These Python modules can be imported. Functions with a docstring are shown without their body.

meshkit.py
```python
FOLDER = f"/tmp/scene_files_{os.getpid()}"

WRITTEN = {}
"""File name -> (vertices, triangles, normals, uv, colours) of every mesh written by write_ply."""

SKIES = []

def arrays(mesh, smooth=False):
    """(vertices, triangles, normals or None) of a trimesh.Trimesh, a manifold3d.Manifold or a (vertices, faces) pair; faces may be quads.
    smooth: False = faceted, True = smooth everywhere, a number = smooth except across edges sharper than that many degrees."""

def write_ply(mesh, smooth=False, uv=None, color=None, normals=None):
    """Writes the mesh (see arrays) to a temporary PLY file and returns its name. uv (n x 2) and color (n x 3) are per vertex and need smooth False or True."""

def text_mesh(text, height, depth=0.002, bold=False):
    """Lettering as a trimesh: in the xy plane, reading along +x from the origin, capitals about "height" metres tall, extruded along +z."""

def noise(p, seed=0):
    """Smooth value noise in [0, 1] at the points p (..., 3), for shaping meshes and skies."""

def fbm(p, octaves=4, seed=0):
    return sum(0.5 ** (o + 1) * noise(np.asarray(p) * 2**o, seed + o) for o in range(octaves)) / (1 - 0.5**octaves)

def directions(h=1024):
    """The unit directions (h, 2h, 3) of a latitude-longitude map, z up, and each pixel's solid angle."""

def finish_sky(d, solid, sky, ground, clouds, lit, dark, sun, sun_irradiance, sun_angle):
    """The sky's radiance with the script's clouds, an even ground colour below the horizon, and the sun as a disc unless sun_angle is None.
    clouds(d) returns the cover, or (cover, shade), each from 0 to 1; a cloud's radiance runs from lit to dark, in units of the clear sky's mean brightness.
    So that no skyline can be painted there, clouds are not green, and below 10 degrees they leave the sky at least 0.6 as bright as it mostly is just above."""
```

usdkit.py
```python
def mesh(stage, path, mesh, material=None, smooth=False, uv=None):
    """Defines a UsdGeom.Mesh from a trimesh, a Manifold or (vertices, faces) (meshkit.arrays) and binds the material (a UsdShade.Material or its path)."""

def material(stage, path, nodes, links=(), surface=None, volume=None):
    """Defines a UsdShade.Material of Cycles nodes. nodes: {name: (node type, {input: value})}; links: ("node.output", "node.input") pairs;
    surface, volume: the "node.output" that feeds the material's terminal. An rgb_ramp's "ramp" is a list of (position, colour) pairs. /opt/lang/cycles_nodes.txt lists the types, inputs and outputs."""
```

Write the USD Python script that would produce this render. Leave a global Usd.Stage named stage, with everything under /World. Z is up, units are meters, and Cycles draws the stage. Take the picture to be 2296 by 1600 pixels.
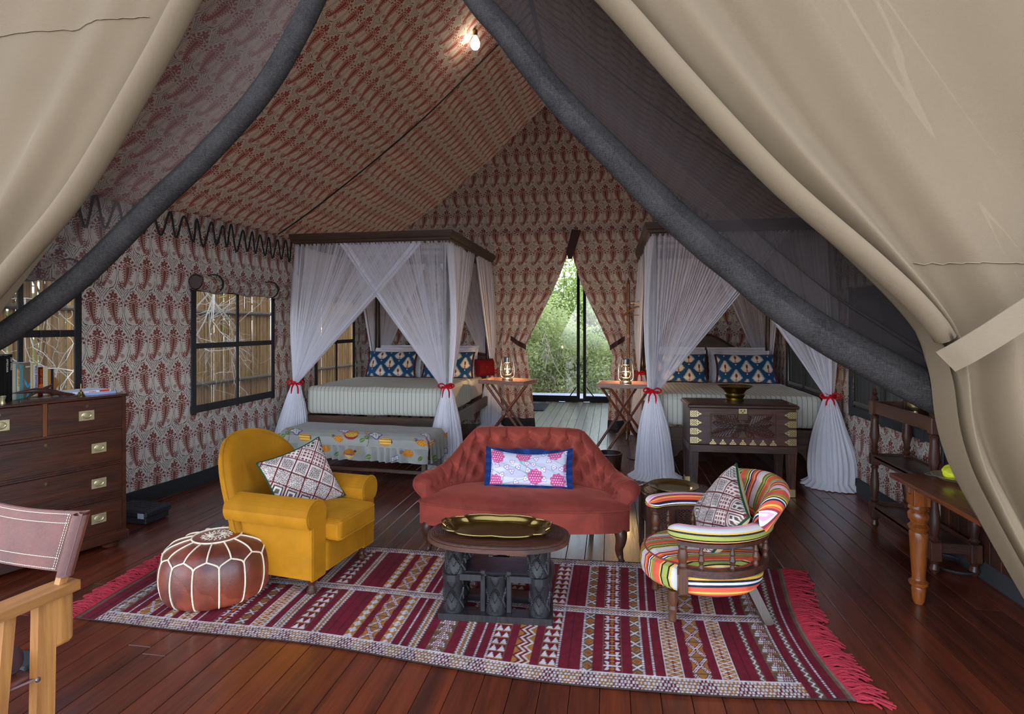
import math, random
import numpy as np, trimesh, usdkit, meshkit
from manifold3d import Manifold, CrossSection
import shapely.geometry as sg
from shapely import affinity
from pxr import Usd, UsdGeom, UsdLux, UsdShade, Gf, Sdf, Vt
stage = Usd.Stage.CreateInMemory()
UsdGeom.SetStageUpAxis(stage, 'Z'); UsdGeom.SetStageMetersPerUnit(stage, 1.0)
UsdGeom.Xform.Define(stage, '/World'); UsdGeom.Scope.Define(stage, '/World/Looks')
PI = math.pi
rng = np.random.default_rng(7)
# ---------------------------------------------------------------- camera
cam = UsdGeom.Camera.Define(stage, '/World/Camera')
cam.AddTranslateOp().Set((0, 0, 1.45)); cam.AddRotateXYZOp().Set((90, 0, 9.69))
cam.CreateHorizontalApertureAttr(36.0); cam.CreateVerticalApertureAttr(36.0*1600/2296)
cam.CreateFocalLengthAttr(1300/2296*36.0); cam.CreateVerticalApertureOffsetAttr(-70/2296*36.0)
cam.CreateFStopAttr(0.0); cam.CreateClippingRangeAttr((0.05, 500.0))
cam.CreateExposureAttr(0.38)
# ---------------------------------------------------------------- sky and sun
usdkit.material(stage, '/World/Looks/sky', {
    's': ('sky_texture', {'sky_type': 'multiple_scattering', 'sun_disc': False, 'sun_elevation': 1.0, 'sun_rotation': 0.2, 'air_density': 1.0, 'aerosol_density': 1.6}),
    'h': ('hsv', {'saturation': 0.5, 'value': 1.0}),
    'b': ('background_shader', {'strength': 0.34})}, [('s.color', 'h.color'), ('h.color', 'b.color')], surface='b.background')
dome = UsdLux.DomeLight.Define(stage, '/World/Sky')
UsdShade.MaterialBindingAPI.Apply(dome.GetPrim()).Bind(UsdShade.Material.Get(stage, '/World/Looks/sky'))
sun = UsdLux.DistantLight.Define(stage, '/World/Sun')
sun.CreateIntensityAttr(15.0); sun.CreateAngleAttr(0.6); sun.CreateColorAttr((1.0, .93, .82))
to_sun = np.array([.45, .12, 1.0]); to_sun /= np.linalg.norm(to_sun)
_z = to_sun; _x = np.cross([0, 0, 1.0], _z); _x /= np.linalg.norm(_x); _y = np.cross(_z, _x)
sun.AddTransformOp().Set(Gf.Matrix4d(*[float(v) for r in (list(_x)+[0], list(_y)+[0], list(_z)+[0], [0, 0, 0, 1]) for v in r]))

# ---------------------------------------------------------------- stage helpers
used = {}
def uniq(path):
    n = used.get(path, 0); used[path] = n+1
    return path if n == 0 else '%s_%03d' % (path, n)
def data(p, **k):
    for a, b in k.items():
        if b: p.SetCustomDataByKey({'cat': 'category'}.get(a, a), b)
def thing(name, label=None, cat=None, loc=(0, 0, 0), rz=0, group=None, kind=None):
    x = UsdGeom.Xform.Define(stage, uniq('/World/'+name))
    x.AddTranslateOp().Set(tuple(map(float, loc))); x.AddRotateZOp().Set(float(rz))
    data(x.GetPrim(), label=label, cat=cat, group=group, kind=kind)
    return str(x.GetPath())
def part(parent, name, mesh, mat, smooth=30, label=None, uv=None, col=None, kind=None, cat=None, group=None):
    path = uniq((parent or '/World')+'/'+name)
    if uv is not None or col is not None:
        smooth = bool(smooth)
    m = usdkit.mesh(stage, path, mesh, MATS[mat] if isinstance(mat, str) else mat, smooth=smooth, uv=uv)
    if col is not None:
        UsdGeom.PrimvarsAPI(m).CreatePrimvar('col', Sdf.ValueTypeNames.Color3fArray, 'vertex').Set(Vt.Vec3fArray.FromNumpy(np.asarray(col, np.float32)))
    m.CreateDoubleSidedAttr(True)
    data(m.GetPrim(), label=label, cat=cat, group=group, kind=kind)
    return path
def one(name, label, cat, mesh, mat, loc=None, rz=0, group=None, **k):
    p = part(None, name, mesh, mat, label=label, cat=cat, group=group, **k)
    if loc is not None:
        x = UsdGeom.Xformable(stage.GetPrimAtPath(p)); x.AddTranslateOp().Set(tuple(map(float, loc))); x.AddRotateZOp().Set(float(rz))
    return p
def struct(name, mesh, mat, parent=None, **k):
    return part(parent, name, mesh, mat, kind=None if parent else 'structure', **k)
def dup(src, loc, rz=0, label=None, group=None):
    d = stage.GetPrimAtPath(src); was = d.GetCustomData()
    p = thing(src.split('/')[-1], label or was.get('label'), was.get('category'), loc, rz, group or was.get('group'))
    q = stage.GetPrimAtPath(p); q.GetReferences().AddInternalReference(src); q.SetInstanceable(True)
    return p

# ---------------------------------------------------------------- node graphs by expression
def L(c):
    if isinstance(c, str):
        c = [int(c[i:i+2], 16)/255 for i in (0, 2, 4)]
        return tuple(v/12.92 if v < .04045 else ((v+.055)/1.055)**2.4 for v in c)
    return tuple(c)
MATS = {}
class Ref:
    def __init__(s, g, name): s.g, s.n = g, name
    def _m(s, op, *a): return s.g.math(op, s, *a)
    def __add__(s, o): return s._m('add', o)
    __radd__ = __add__
    def __sub__(s, o): return s._m('subtract', o)
    def __rsub__(s, o): return s.g.math('subtract', o, s)
    def __mul__(s, o): return s._m('multiply', o)
    __rmul__ = __mul__
    def __truediv__(s, o): return s._m('divide', o)
    def __rtruediv__(s, o): return s.g.math('divide', o, s)
    def lt(s, o): return s._m('less_than', o)
    def gt(s, o): return s._m('greater_than', o)
    def sin(s): return s._m('sine')
    def cos(s): return s._m('cosine')
    def abs(s): return s._m('absolute')
    def sqrt(s): return s._m('sqrt')
    def frac(s): return s._m('fraction')
    def floor(s): return s._m('floor')
    def min(s, o): return s._m('minimum', o)
    def max(s, o): return s._m('maximum', o)
    def atan2(s, o): return s._m('arctan2', o)
    def step(s, a, b): return s.g.node('map_range', range_type='smoothstep', value=s, from_min=a, from_max=b, to_min=0.0, to_max=1.0, clamp=True)('result')
class Graph:
    def __init__(s): s.nodes, s.links, s.k = {}, [], 0
    def node(s, kind, **inp):
        s.k += 1; name = 'n%d' % s.k; vals = {}
        for k, v in inp.items():
            if isinstance(v, Ref): s.links.append((v.n, name+'.'+k))
            elif k in ('base_color', 'color', 'a', 'b', 'color1', 'color2') and isinstance(v, str): vals[k] = L(v)
            else: vals[k] = v
        s.nodes[name] = (kind, vals)
        return lambda out: Ref(s, name+'.'+out)
    def math(s, op, *a): return s.node('math', math_type=op, **{'value%d' % (i+1): v for i, v in enumerate(a)})('value')
    def mix(s, f, a, b, mode='mix'): return s.node('mix_color', blend_type=mode, fac=f, a=a, b=b)('result')
    def xyz(s, v):
        n = s.node('separate_xyz', vector=v); return n('x'), n('y'), n('z')
    def vec(s, x, y, z=0.0): return s.node('combine_xyz', x=x, y=y, z=z)('vector')
    def uv(s): return s.node('texture_coordinate')('UV')
    def obj(s): return s.node('texture_coordinate')('object')
    def pos(s): return s.node('geometry')('position')
    def noise(s, v, scale, detail=3, rough=.5, dist=0.0): return s.node('noise_texture', vector=v, scale=scale, detail=float(detail), roughness=rough, distortion=dist)('fac')
    def scale(s, v, sx, sy, sz): return s.node('mapping', vector=v, scale=(sx, sy, sz))('vector')
    def bump(s, h, dist, strength=1.0): return s.node('bump', height=h, distance=dist, strength=strength)('normal')
    def ramp(s, f, stops): return s.node('rgb_ramp', fac=f, ramp=[(a, L(c)) for a, c in stops])('color')
    def attr(s, n): return s.node('attribute', attribute=n)('color')
    def bsdf(s, **k): return s.node('principled_bsdf', **k)('BSDF')
    def mixs(s, f, a, b): return s.node('mix_closure', fac=f, closure1=a, closure2=b)('closure')
    def done(s, name, surf):
        MATS[name] = usdkit.material(stage, '/World/Looks/'+name, s.nodes, s.links, surface=surf.n); return name

def simple(name, color, rough=.5, metal=0.0, var=0.0, bump=0.0, bscale=60, **k):
    g = Graph(); c = L(color)
    if var:
        n = g.noise(g.obj(), 9.0, 4); c = g.mix(n, tuple(x*(1-var) for x in c), tuple(min(1, x*(1+var)) for x in c))
    if bump: k['normal'] = g.bump(g.noise(g.obj(), float(bscale), 3), bump)
    return g.done(name, g.bsdf(base_color=c, roughness=rough, metallic=metal, **k))
def wood(name, dark, light, axis='x', scale=1.0, rough=.35, coat=.0, k=14.0, spec=.5, rand=False):
    g = Graph(); p = g.obj(); s = {'x': (.08, 1, 1), 'y': (1, .08, 1), 'z': (1, 1, .08)}[axis]
    q = g.scale(p, *[v*scale for v in s])
    if rand:
        r = g.node('object_info')('random'); q = g.node('mapping', vector=q, location=g.vec(r*31.0, r*17.0, r*7.0))('vector')
    a = g.noise(q, k, 6, .6, 1.2); b = g.noise(q, k*6, 4, .7)
    f = (a*.75+b*.35).step(.32, .78)
    c = g.mix(f, L(dark), L(light))
    if rand: c = g.node('hsv', color=c, value=r*.5+.75)('color')
    rr = b*.2+(rough-.1)
    return g.done(name, g.bsdf(base_color=c, roughness=rr, coat_weight=coat, coat_roughness=.12, specular_ior_level=spec, normal=g.bump(a+b*.5, .002)))
def velvet(name, color, sheen=.5, tint=None, patch=.35):
    g = Graph(); p = g.obj(); c = L(color)
    n = g.noise(p, 4.0, 4, .6, .8).step(.3, .72)
    col = g.mix(n, tuple(x*(1-patch) for x in c), c)
    return g.done(name, g.bsdf(base_color=col, roughness=.75, specular_ior_level=.15, sheen_weight=sheen, sheen_roughness=.35, sheen_tint=L(tint or color), normal=g.bump(g.noise(p, 380.0, 2), .0006)))
def vcol(name, rough=.85, weave=500.0, sheen=.1, bump=.0006):
    g = Graph(); c = g.attr('col')
    return g.done(name, g.bsdf(base_color=c, roughness=rough, specular_ior_level=.2, sheen_weight=sheen, normal=g.bump(g.noise(g.obj(), weave, 2), bump)))

# ---------------------------------------------------------------- mesh helpers
def T(m, loc=(0, 0, 0), rx=0, ry=0, rz=0, s=1):
    m = m.copy(); 
    if np.ndim(s) or s != 1: m.vertices = m.vertices*np.asarray(s, float)
    for a, ax in ((rx, [1, 0, 0]), (ry, [0, 1, 0]), (rz, [0, 0, 1])):
        if a: m.apply_transform(trimesh.transformations.rotation_matrix(math.radians(a), ax))
    m.apply_translation(loc); return m
def tm(v, f):
    f = np.asarray(f, int)
    if f.shape[1] == 4: f = np.vstack([f[:, [0, 1, 2]], f[:, [0, 2, 3]]])
    return trimesh.Trimesh(np.asarray(v, float), f, process=False)
def from_manifold(m):
    q = m.to_mesh(); return trimesh.Trimesh(q.vert_properties[:, :3], q.tri_verts, process=False)
def hull(pts): return from_manifold(Manifold.hull_points(np.asarray(pts, np.float32).tolist()))
def box(sx, sy, sz, c=(0, 0, 0), b=0.0):
    """box of size s centred at c, edges chamfered by b"""
    h = np.array([sx, sy, sz])/2; pts = []
    for s in np.ndindex(2, 2, 2):
        e = np.array(s)*2-1
        if b:
            for k in range(3):
                o = h.copy()-b; o[k] = h[k]; pts.append(e*o)
        else: pts.append(e*h)
    return T(hull(pts), c)
def bx(x0, x1, y0, y1, z0, z1, b=0.0): return box(x1-x0, y1-y0, z1-z0, ((x0+x1)/2, (y0+y1)/2, (z0+z1)/2), b)
def rbox(sx, sy, sz, r, c=(0, 0, 0), n=10):
    s = trimesh.creation.icosphere(2, r).vertices; h = np.array([sx, sy, sz])/2-r
    return T(hull(np.vstack([s+(np.array(k)*2-1)*h for k in np.ndindex(2, 2, 2)])), c)
def lathe(prof, n=28, loc=(0, 0, 0)):
    p = np.array(prof, float); th = np.arange(n)*2*PI/n; k = len(p)
    v = np.stack([p[:, 0, None]*np.cos(th), p[:, 0, None]*np.sin(th), np.broadcast_to(p[:, 1, None], (k, n))], -1).reshape(-1, 3)
    f = [(i*n+j, i*n+(j+1) % n, (i+1)*n+(j+1) % n, (i+1)*n+j) for i in range(k-1) for j in range(n)]
    m = tm(v, f); m.merge_vertices(); m.update_faces(m.nondegenerate_faces()); return T(m, loc)
def turned(prof, n=20):
    """a closed turned post from (radius, z) pairs"""
    return lathe([(0, prof[0][1])]+list(prof)+[(0, prof[-1][1])], n)
def frames(P, closed=False):
    P = np.asarray(P, float); t = np.gradient(P, axis=0) if not closed else np.roll(P, -1, 0)-np.roll(P, 1, 0)
    t /= np.maximum(np.linalg.norm(t, axis=1, keepdims=True), 1e-12)
    u = np.cross(t[0], [0, 0, 1.0] if abs(t[0][2]) < .9 else [1.0, 0, 0]); u /= np.linalg.norm(u); U = [u]
    for k in range(1, len(P)):
        u = U[-1]-t[k]*np.dot(U[-1], t[k]); U.append(u/np.linalg.norm(u))
    U = np.array(U); return t, U, np.cross(t, U)
def tube(P, r, n=8, closed=False, flat=1.0):
    P = np.asarray(P, float); t, U, W = frames(P, closed); k = len(P); r = np.broadcast_to(np.asarray(r, float), (k,))
    a = np.arange(n)*2*PI/n
    v = (P[:, None]+r[:, None, None]*(U[:, None]*np.cos(a)[None, :, None]+flat*W[:, None]*np.sin(a)[None, :, None])).reshape(-1, 3)
    f = [(i*n+j, i*n+(j+1) % n, ((i+1) % k)*n+(j+1) % n, ((i+1) % k)*n+j) for i in range(k if closed else k-1) for j in range(n)]
    m = tm(v, f)
    if not closed:
        c = np.array([[0]+[(j+1) % n, j] for j in range(1, n-1)]); e = c+(k-1)*n
        m = trimesh.Trimesh(v, np.vstack([m.faces, [(0, (j+1), j) for j in range(1, n-1)], [((k-1)*n, (k-1)*n+j, (k-1)*n+j+1) for j in range(1, n-1)]]), process=False)
    return m
def spline(pts, n):
    """Catmull-Rom through pts"""
    p = np.asarray(pts, float); p = np.vstack([2*p[0]-p[1], p, 2*p[-1]-p[-2]]); k = len(p)-3
    x = np.linspace(0, k, n); i = np.minimum(x.astype(int), k-1); t = (x-i)[:, None]
    a, b, c, d = p[i], p[i+1], p[i+2], p[i+3]
    return .5*((2*b)+(c-a)*t+(2*a-5*b+4*c-d)*t*t+(3*b-a-3*c+d)*t**3)
def lin(a, b, n=2): return np.linspace(np.asarray(a, float), np.asarray(b, float), n)
def surf(fn, nu, nv, u=(0, 1), v=(0, 1)):
    """grid surface; returns mesh and (u,v)"""
    U, V = np.meshgrid(np.linspace(*u, nu), np.linspace(*v, nv), indexing='ij')
    P = np.stack(np.broadcast_arrays(*fn(U, V)), -1).reshape(-1, 3)
    i, j = np.meshgrid(np.arange(nu-1), np.arange(nv-1), indexing='ij'); q = (i*nv+j).ravel()
    return tm(P, np.stack([q, q+nv, q+nv+1, q+1], 1)), np.stack([U.ravel(), V.ravel()], 1)
def ext(poly, h, z=0.0):
    if not isinstance(poly, (sg.Polygon, sg.MultiPolygon)): poly = sg.Polygon(poly)
    return T(trimesh.util.concatenate([trimesh.creation.extrude_polygon(g, h, engine='earcut') for g in getattr(poly, 'geoms', [poly])]), (0, 0, z))
def cat(*m): return trimesh.util.concatenate(list(m[0] if len(m) == 1 and not isinstance(m[0], trimesh.Trimesh) else m))
def noise(p, s=0): return meshkit.noise(p, s)*2-1
def bar(a, b, w, d=None, bev=0.0):
    """square bar from a to b"""
    a, b = np.asarray(a, float), np.asarray(b, float); l = np.linalg.norm(b-a); t = (b-a)/l
    m = box(w, d or w, l, b=bev); x = np.cross([0, 1.0, 0] if abs(t[1]) < .9 else [1.0, 0, 0], t); x /= np.linalg.norm(x)
    M = np.eye(4); M[:3, 0], M[:3, 1], M[:3, 2], M[:3, 3] = x, np.cross(t, x), t, (a+b)/2
    m.apply_transform(M); return m
# ---------------------------------------------------------------- materials
def paisley(name, bg, dark, red, trans=0.0, W=.17, H=.29, op=1.0):
    g = Graph(); u, v, _ = g.xyz(g.uv())
    nz = g.noise(g.vec(u, v), 38.0, 2)
    x = u*(1/W); y = v*(1/H); row = y.floor(); fy = y-row-.5
    fx = (x+row*.27).frac()-.5; flip = 1.0-2.0*g.math('floored_modulo', row, 2.0)
    X = fx*flip*.86; Y = fy*1.7*.90
    t = (.1-Y).max(0.0)*1.4
    c = t*t*-.13; w = .225-t*.165
    a = (X-c)/w.max(.03); b = (Y-.12).max(0.0)*4.0; e = (-.58-Y).max(0.0)*11.0
    r = (a*a+b*b+e*e).sqrt()
    dots = (g.math('arctan2', Y-.05, X)*24.0).sin()
    inner = r.lt(.34); ring = r.gt(.42)*r.lt(.56); beads = r.gt(.56)*r.lt(.8)*(Y*64.0+X*20.0).sin().gt(-.35)
    rim = r.gt(.8)*r.lt(.93); fringe = r.gt(1.06)*r.lt(1.3)*(Y*58.0).sin().gt(-.1)
    body = inner.max(ring).max(beads).max(rim).max(fringe*.9)
    def spiral(cx, cy, s):
        dx, dy = X-cx, Y-cy; q = (dx*dx+dy*dy).sqrt()*(1/s); an = g.math('arctan2', dy, dx)
        return q.lt(.22).max(q.gt(.42)*q.lt(.72)).max(q.gt(.85)*q.lt(1.15)*(an*9.0).sin().gt(0.0)), q
    s1, q1 = spiral(-.25, -.6, .15); s2, q2 = spiral(.13, -.5, .085)
    # flower above the head
    dx, dy = X, Y-.5; q = (dx*dx+dy*dy).sqrt(); an = g.math('arctan2', dx, dy)
    fl = q.lt((an*2.5).cos().abs()*.12+.055)*q.gt(.03)
    dy2 = Y-.1; q3 = (dx*dx+dy2*dy2*.85).sqrt(); an3 = g.math('arctan2', dx, dy2)
    crown = q3.gt(.31)*q3.lt(.39)*Y.gt(.02)*(an3*13.0).sin().gt(-.2)
    R = body.max(s1).max(s2).max(fl).max(crown)
    E = ((X*2.25)*(X*2.25)+((Y+.03)*1.22)*((Y+.03)*1.22)).sqrt()
    wob = g.noise(g.vec(X, Y), 6.0, 2)
    ln = (E*46.0+wob*9.0+(X.abs()*Y)*20.0).sin()
    D = ln.gt(.5)*E.gt(.86)*nz.gt(.38)
    D = D.max((E*60.0+wob*20.0).sin().gt(.7)*E.gt(.7)*E.lt(.86)*.45)
    base = g.mix(nz, tuple(k*.86 for k in L(bg)), L(bg))
    col = g.mix(D*.88, base, L(dark)); col = g.mix(R*.92, col, g.mix(nz, tuple(k*.7 for k in L(red)), L(red)))
    p = g.pos(); nrm = g.bump(g.noise(p, 2.3, 2), .05, .5)
    s = g.bsdf(base_color=col, roughness=.9, specular_ior_level=.1, normal=nrm)
    if trans: s = g.mixs(trans, s, g.node('translucent_bsdf', color=col, normal=nrm)('BSDF'))
    return g.done(name, s)
paisley('paisley_wall', 'c6bab0', '383433', '72261e', .02)
paisley('paisley_roof', 'b39c8c', '4a3d37', '7c1f17', .12, .155, .29)
def cloth(name, color, trans, weave, op=None, face=0.0, rough=.9, bmp=.0015, var=.06, sheer=False, thread=None):
    g = Graph(); p = g.obj(); c = L(color); n = g.noise(p, 3.0, 3)
    c2 = g.mix(n, tuple(x*(1-var) for x in c), tuple(x*(1+var) for x in c))
    nrm = g.bump(g.noise(g.scale(p, 1, 1, 5.0), weave, 2), bmp)
    s = g.mixs(trans, g.bsdf(base_color=c2, roughness=rough, specular_ior_level=.15, normal=nrm), g.node('translucent_bsdf', color=c2)('BSDF'))
    if op is not None:
        fac = g.node('layer_weight', blend=.5)('facing'); f = fac*face+op
        if thread: f = f+(g.noise(g.scale(g.uv(), thread, 1.2, 1), 1.0, 2)-.45)*1.0
        f = f.max(0.05).min(.97)
        s = g.mixs(f, g.node('transparent_bsdf', color=(1., 1., 1.))('BSDF'), s)
    return g.done(name, s)
cloth('canvas', '806e57', .06, 260, var=.05)
cloth('fly_canvas', 'd2c8b4', .6, 260)
cloth('canvas_strap', '8c7a63', .05, 260)
cloth('gauze', '453b3a', .1, 420, op=.36, face=.34)
cloth('gauze_double', '1f1918', .05, 420, op=.84, face=.16)
g = Graph(); p = g.obj(); w1 = g.noise(g.scale(p, 1, 1, 8.0), 60.0, 3); w2 = g.noise(g.scale(p, 8.0, 1, 1), 60.0, 3); st_ = g.noise(g.scale(p, 1, .5, 1), 7.0, 3)
g.done('gauze_roll', g.bsdf(base_color=g.mix((w1*w2*4.0+st_*1.2-1.0).step(-.3, 1.4), L('211e1e'), L('3d3937')), roughness=.8, specular_ior_level=.04, normal=g.bump(w1+w2, .003)))
cloth('net', 'efebf0', .45, 200, op=.20, face=.55, thread=110)
cloth('net_dense', 'f2f0f6', .4, 200, op=.8, face=.3, thread=60)
cloth('white_linen', 'd9d6dc', .05, 120, bmp=.004)
cloth('red_cord', 'b00d1c', .0, 300)
cloth('beige_linen', 'b39f7d', .0, 400)
simple('black_tape', (.008, .008, .009), .75)
simple('black_cloth', (.012, .012, .013), .85, bump=.002)
simple('maroon_tape', (.03, .006, .007), .8)
simple('black_plastic', (.01, .01, .012), .45, bump=.0005, bscale=200)
simple('grey_label', (.3, .31, .36), .5)
simple('white_plastic', (.75, .75, .78), .4)
simple('brass', '8f7a45', .24, 1.0, var=.15)
simple('old_brass', '7d6f4c', .3, 1.0, var=.3, bump=.0006, bscale=40)
simple('gold_brass', 'c9b684', .3, 1.0, var=.2)
simple('brass_pale', 'b9ac86', .38, .9, var=.2)
simple('steel', '8a8a8c', .3, 1.0)
simple('dark_metal', (.02, .02, .02), .4, .6)
simple('pole_grey', '4a4d4c', .5, .3)
velvet('yellow_velvet', '9a640a', .4, 'e0a030', .22)
velvet('rust_velvet', '82362b', .6, 'd87a66', .38)
velvet('blue_velvet', '0c2a5e', .5, '3a6ab0', .4)
velvet('red_velvet', '5c050e', .2, 'a02030', .4)
velvet('seat_dark', '3a1712', .3)
wood('mahogany', '140704', '3e1a0a', 'y', 1, .34, .2)
wood('mahogany_x', '140704', '3c1a0b', 'x', 1, .34, .2)
wood('dark_wood', '150906', '3a1c10', 'x', 1, .38, .15)
wood('dark_wood_z', '150906', '3c1d11', 'z', 1, .34, .2)
wood('dark_wood_y', '150906', '3a1c10', 'y', 1, .38, .15)
wood('bed_wood', '241309', '4e3220', 'x', 1, .5)
wood('bed_wood_y', '2a1a10', '54402f', 'y', 1, .5)
wood('table_wood', '2a1006', '582a10', 'y', 1, .3, .25)
wood('table_leg', '3c1a08', '743c14', 'z', 1, .3, .3)
wood('bamboo_red', '3a130a', '7a3a20', 'z', 1, .35, .3)
wood('tray_wood', '5c3a30', '8d6a60', 'x', 1, .35, .4)
wood('honey_wood', '6e4018', 'a8733a', 'z', .8, .5, 0, 9)
wood('honey_wood_y', '6a3e18', 'a06c34', 'y', .8, .5, 0, 9)
wood('coat_wood', '3f1f0c', '7a4a1d', 'z', 1, .4, .2)
wood('carved_black', '040304', '100e0f', 'z', 1, .40, .12)
wood('spindle_wood', '231008', '4c2812', 'z', 1, .42, .05)
wood('stool_top', '1c0c07', '422010', 'x', 1, .45, .1)
wood('grey_deck', '6d7080', '8b8f9f', 'y', .8, .6, 0, 9, rand=True)
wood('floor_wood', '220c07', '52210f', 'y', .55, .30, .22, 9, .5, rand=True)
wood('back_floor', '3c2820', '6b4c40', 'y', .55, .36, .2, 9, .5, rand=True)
def leather(name, c1, c2, rough=.38, coat=.3):
    g = Graph(); p = g.obj(); n = g.noise(p, 6.0, 5).step(.35, .7); m = g.noise(p, 90.0, 4)
    return g.done(name, g.bsdf(base_color=g.mix(n, L(c1), L(c2)), roughness=m*.15+(rough-.08), coat_weight=coat, coat_roughness=.3, normal=g.bump(m+g.noise(p, 14.0, 3)*2.0, .0012)))
leather('pouf_leather', '3d160d', '6b2c19', .42, .35); leather('tan_leather', '4a2118', '602e22', .5, 0); leather('pale_thread', 'c4b49a', 'd8c9b0', .8, 0); leather('leather_dark', '301512', '512320', .5)
for k in ('rug', 'print', 'pillow'): vcol(k+'_cloth', .9, 420.0 if k != 'rug' else 260.0, .08 if k != 'rug' else 0.0, .0006 if k != 'rug' else .002)
PAL = ['c04c38']*4+['cf9c3c', '1d1e2e', '84883e', '84883e', '84883e', '1d1e2e', 'cf9c3c']+['b4b1ac']*4+['d88aa0', 'b4b1ac', '7a2a3a', 'c04c38', 'cf9c3c', 'c04c38', 'c04c38', '1d1e2e', 'c9cbd0', '1d1e2e', 'cf9c3c', '787c3c', '787c3c', 'c04c38']
g = Graph(); sx_, _, _ = g.xyz(g.attr('col')); rp = g.node('rgb_ramp', fac=sx_.frac(), interpolate=False, ramp=[(i/len(PAL), L(c)) for i, c in enumerate(PAL)])('color')
g.done('stripe_cloth', g.bsdf(base_color=rp, roughness=.9, specular_ior_level=.2, normal=g.bump(g.noise(g.obj(), 420.0, 2), .0006)))
g = Graph(); fr = g.node('fresnel', IOR=1.45)('fac')
g.done('pane', g.mixs(fr, g.node('transparent_bsdf', color=(.97, .98, .98))('BSDF'), g.node('glossy_bsdf', color=(1., 1., 1.), roughness=.02)('BSDF')))
g = Graph()
g.done('window_gauze', g.mixs(.24, g.node('transparent_bsdf', color=(1., 1., 1.))('BSDF'), g.bsdf(base_color=(.05, .05, .05), roughness=.7)))
g = Graph(); g.done('lamp_glass', g.mixs(g.node('fresnel', IOR=1.5)('fac')+.03, g.node('transparent_bsdf', color=(1., .97, .9))('BSDF'), g.node('glossy_bsdf', color=(1., 1., 1.), roughness=.03)('BSDF')))
def glow(name, c, s):
    g = Graph(); g.done(name, g.node('emission', color=c, strength=float(s))('emission'))
glow('flame', (1.0, .62, .22), 160); glow('bulb_glow', (1.0, .9, .75), 36)
def leafmat(name, c1, c2, tr=.45):
    g = Graph(); r = g.node('geometry')('random_per_island'); c = g.mix(r, L(c1), L(c2))
    g.done(name, g.mixs(tr, g.bsdf(base_color=c, roughness=.5, specular_ior_level=.3), g.node('translucent_bsdf', color=g.mix(.35, c, L('d8e070')))('BSDF')))
leafmat('leaf_green', '74864c', 'b4c080'); leafmat('leaf_pale', 'a2aa7c', 'dcdfb8'); leafmat('leaf_dark', '2f3f1e', '61703a')
simple('bark', '5b4c3c', .9, var=.4, bump=.01); simple('twig', 'a89a88', .8, var=.3); simple('twig_white', 'c9c2b6', .7, var=.2)
g = Graph(); r = g.node('geometry')('random_per_island')
g.done('reed', g.bsdf(base_color=g.mix(g.noise(g.scale(g.obj(), 1, 1, .15), 30.0, 3), g.ramp(r, [(0, '6a4826'), (.4, 'a87c44'), (.75, 'd8a860'), (1, '8b765a')]), L('c09858')), roughness=.6))
g = Graph(); r = g.node('geometry')('random_per_island')
g.done('reed_grey', g.bsdf(base_color=g.ramp(r, [(0, '4a4c42'), (.5, '6f7064'), (1, '8a8b7c')]), roughness=.7))
simple('soil', '6b5a48', .95, var=.4, bump=.02, bscale=8)
simple('pale_deck', '9a9cae', .6, var=.1)

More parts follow.
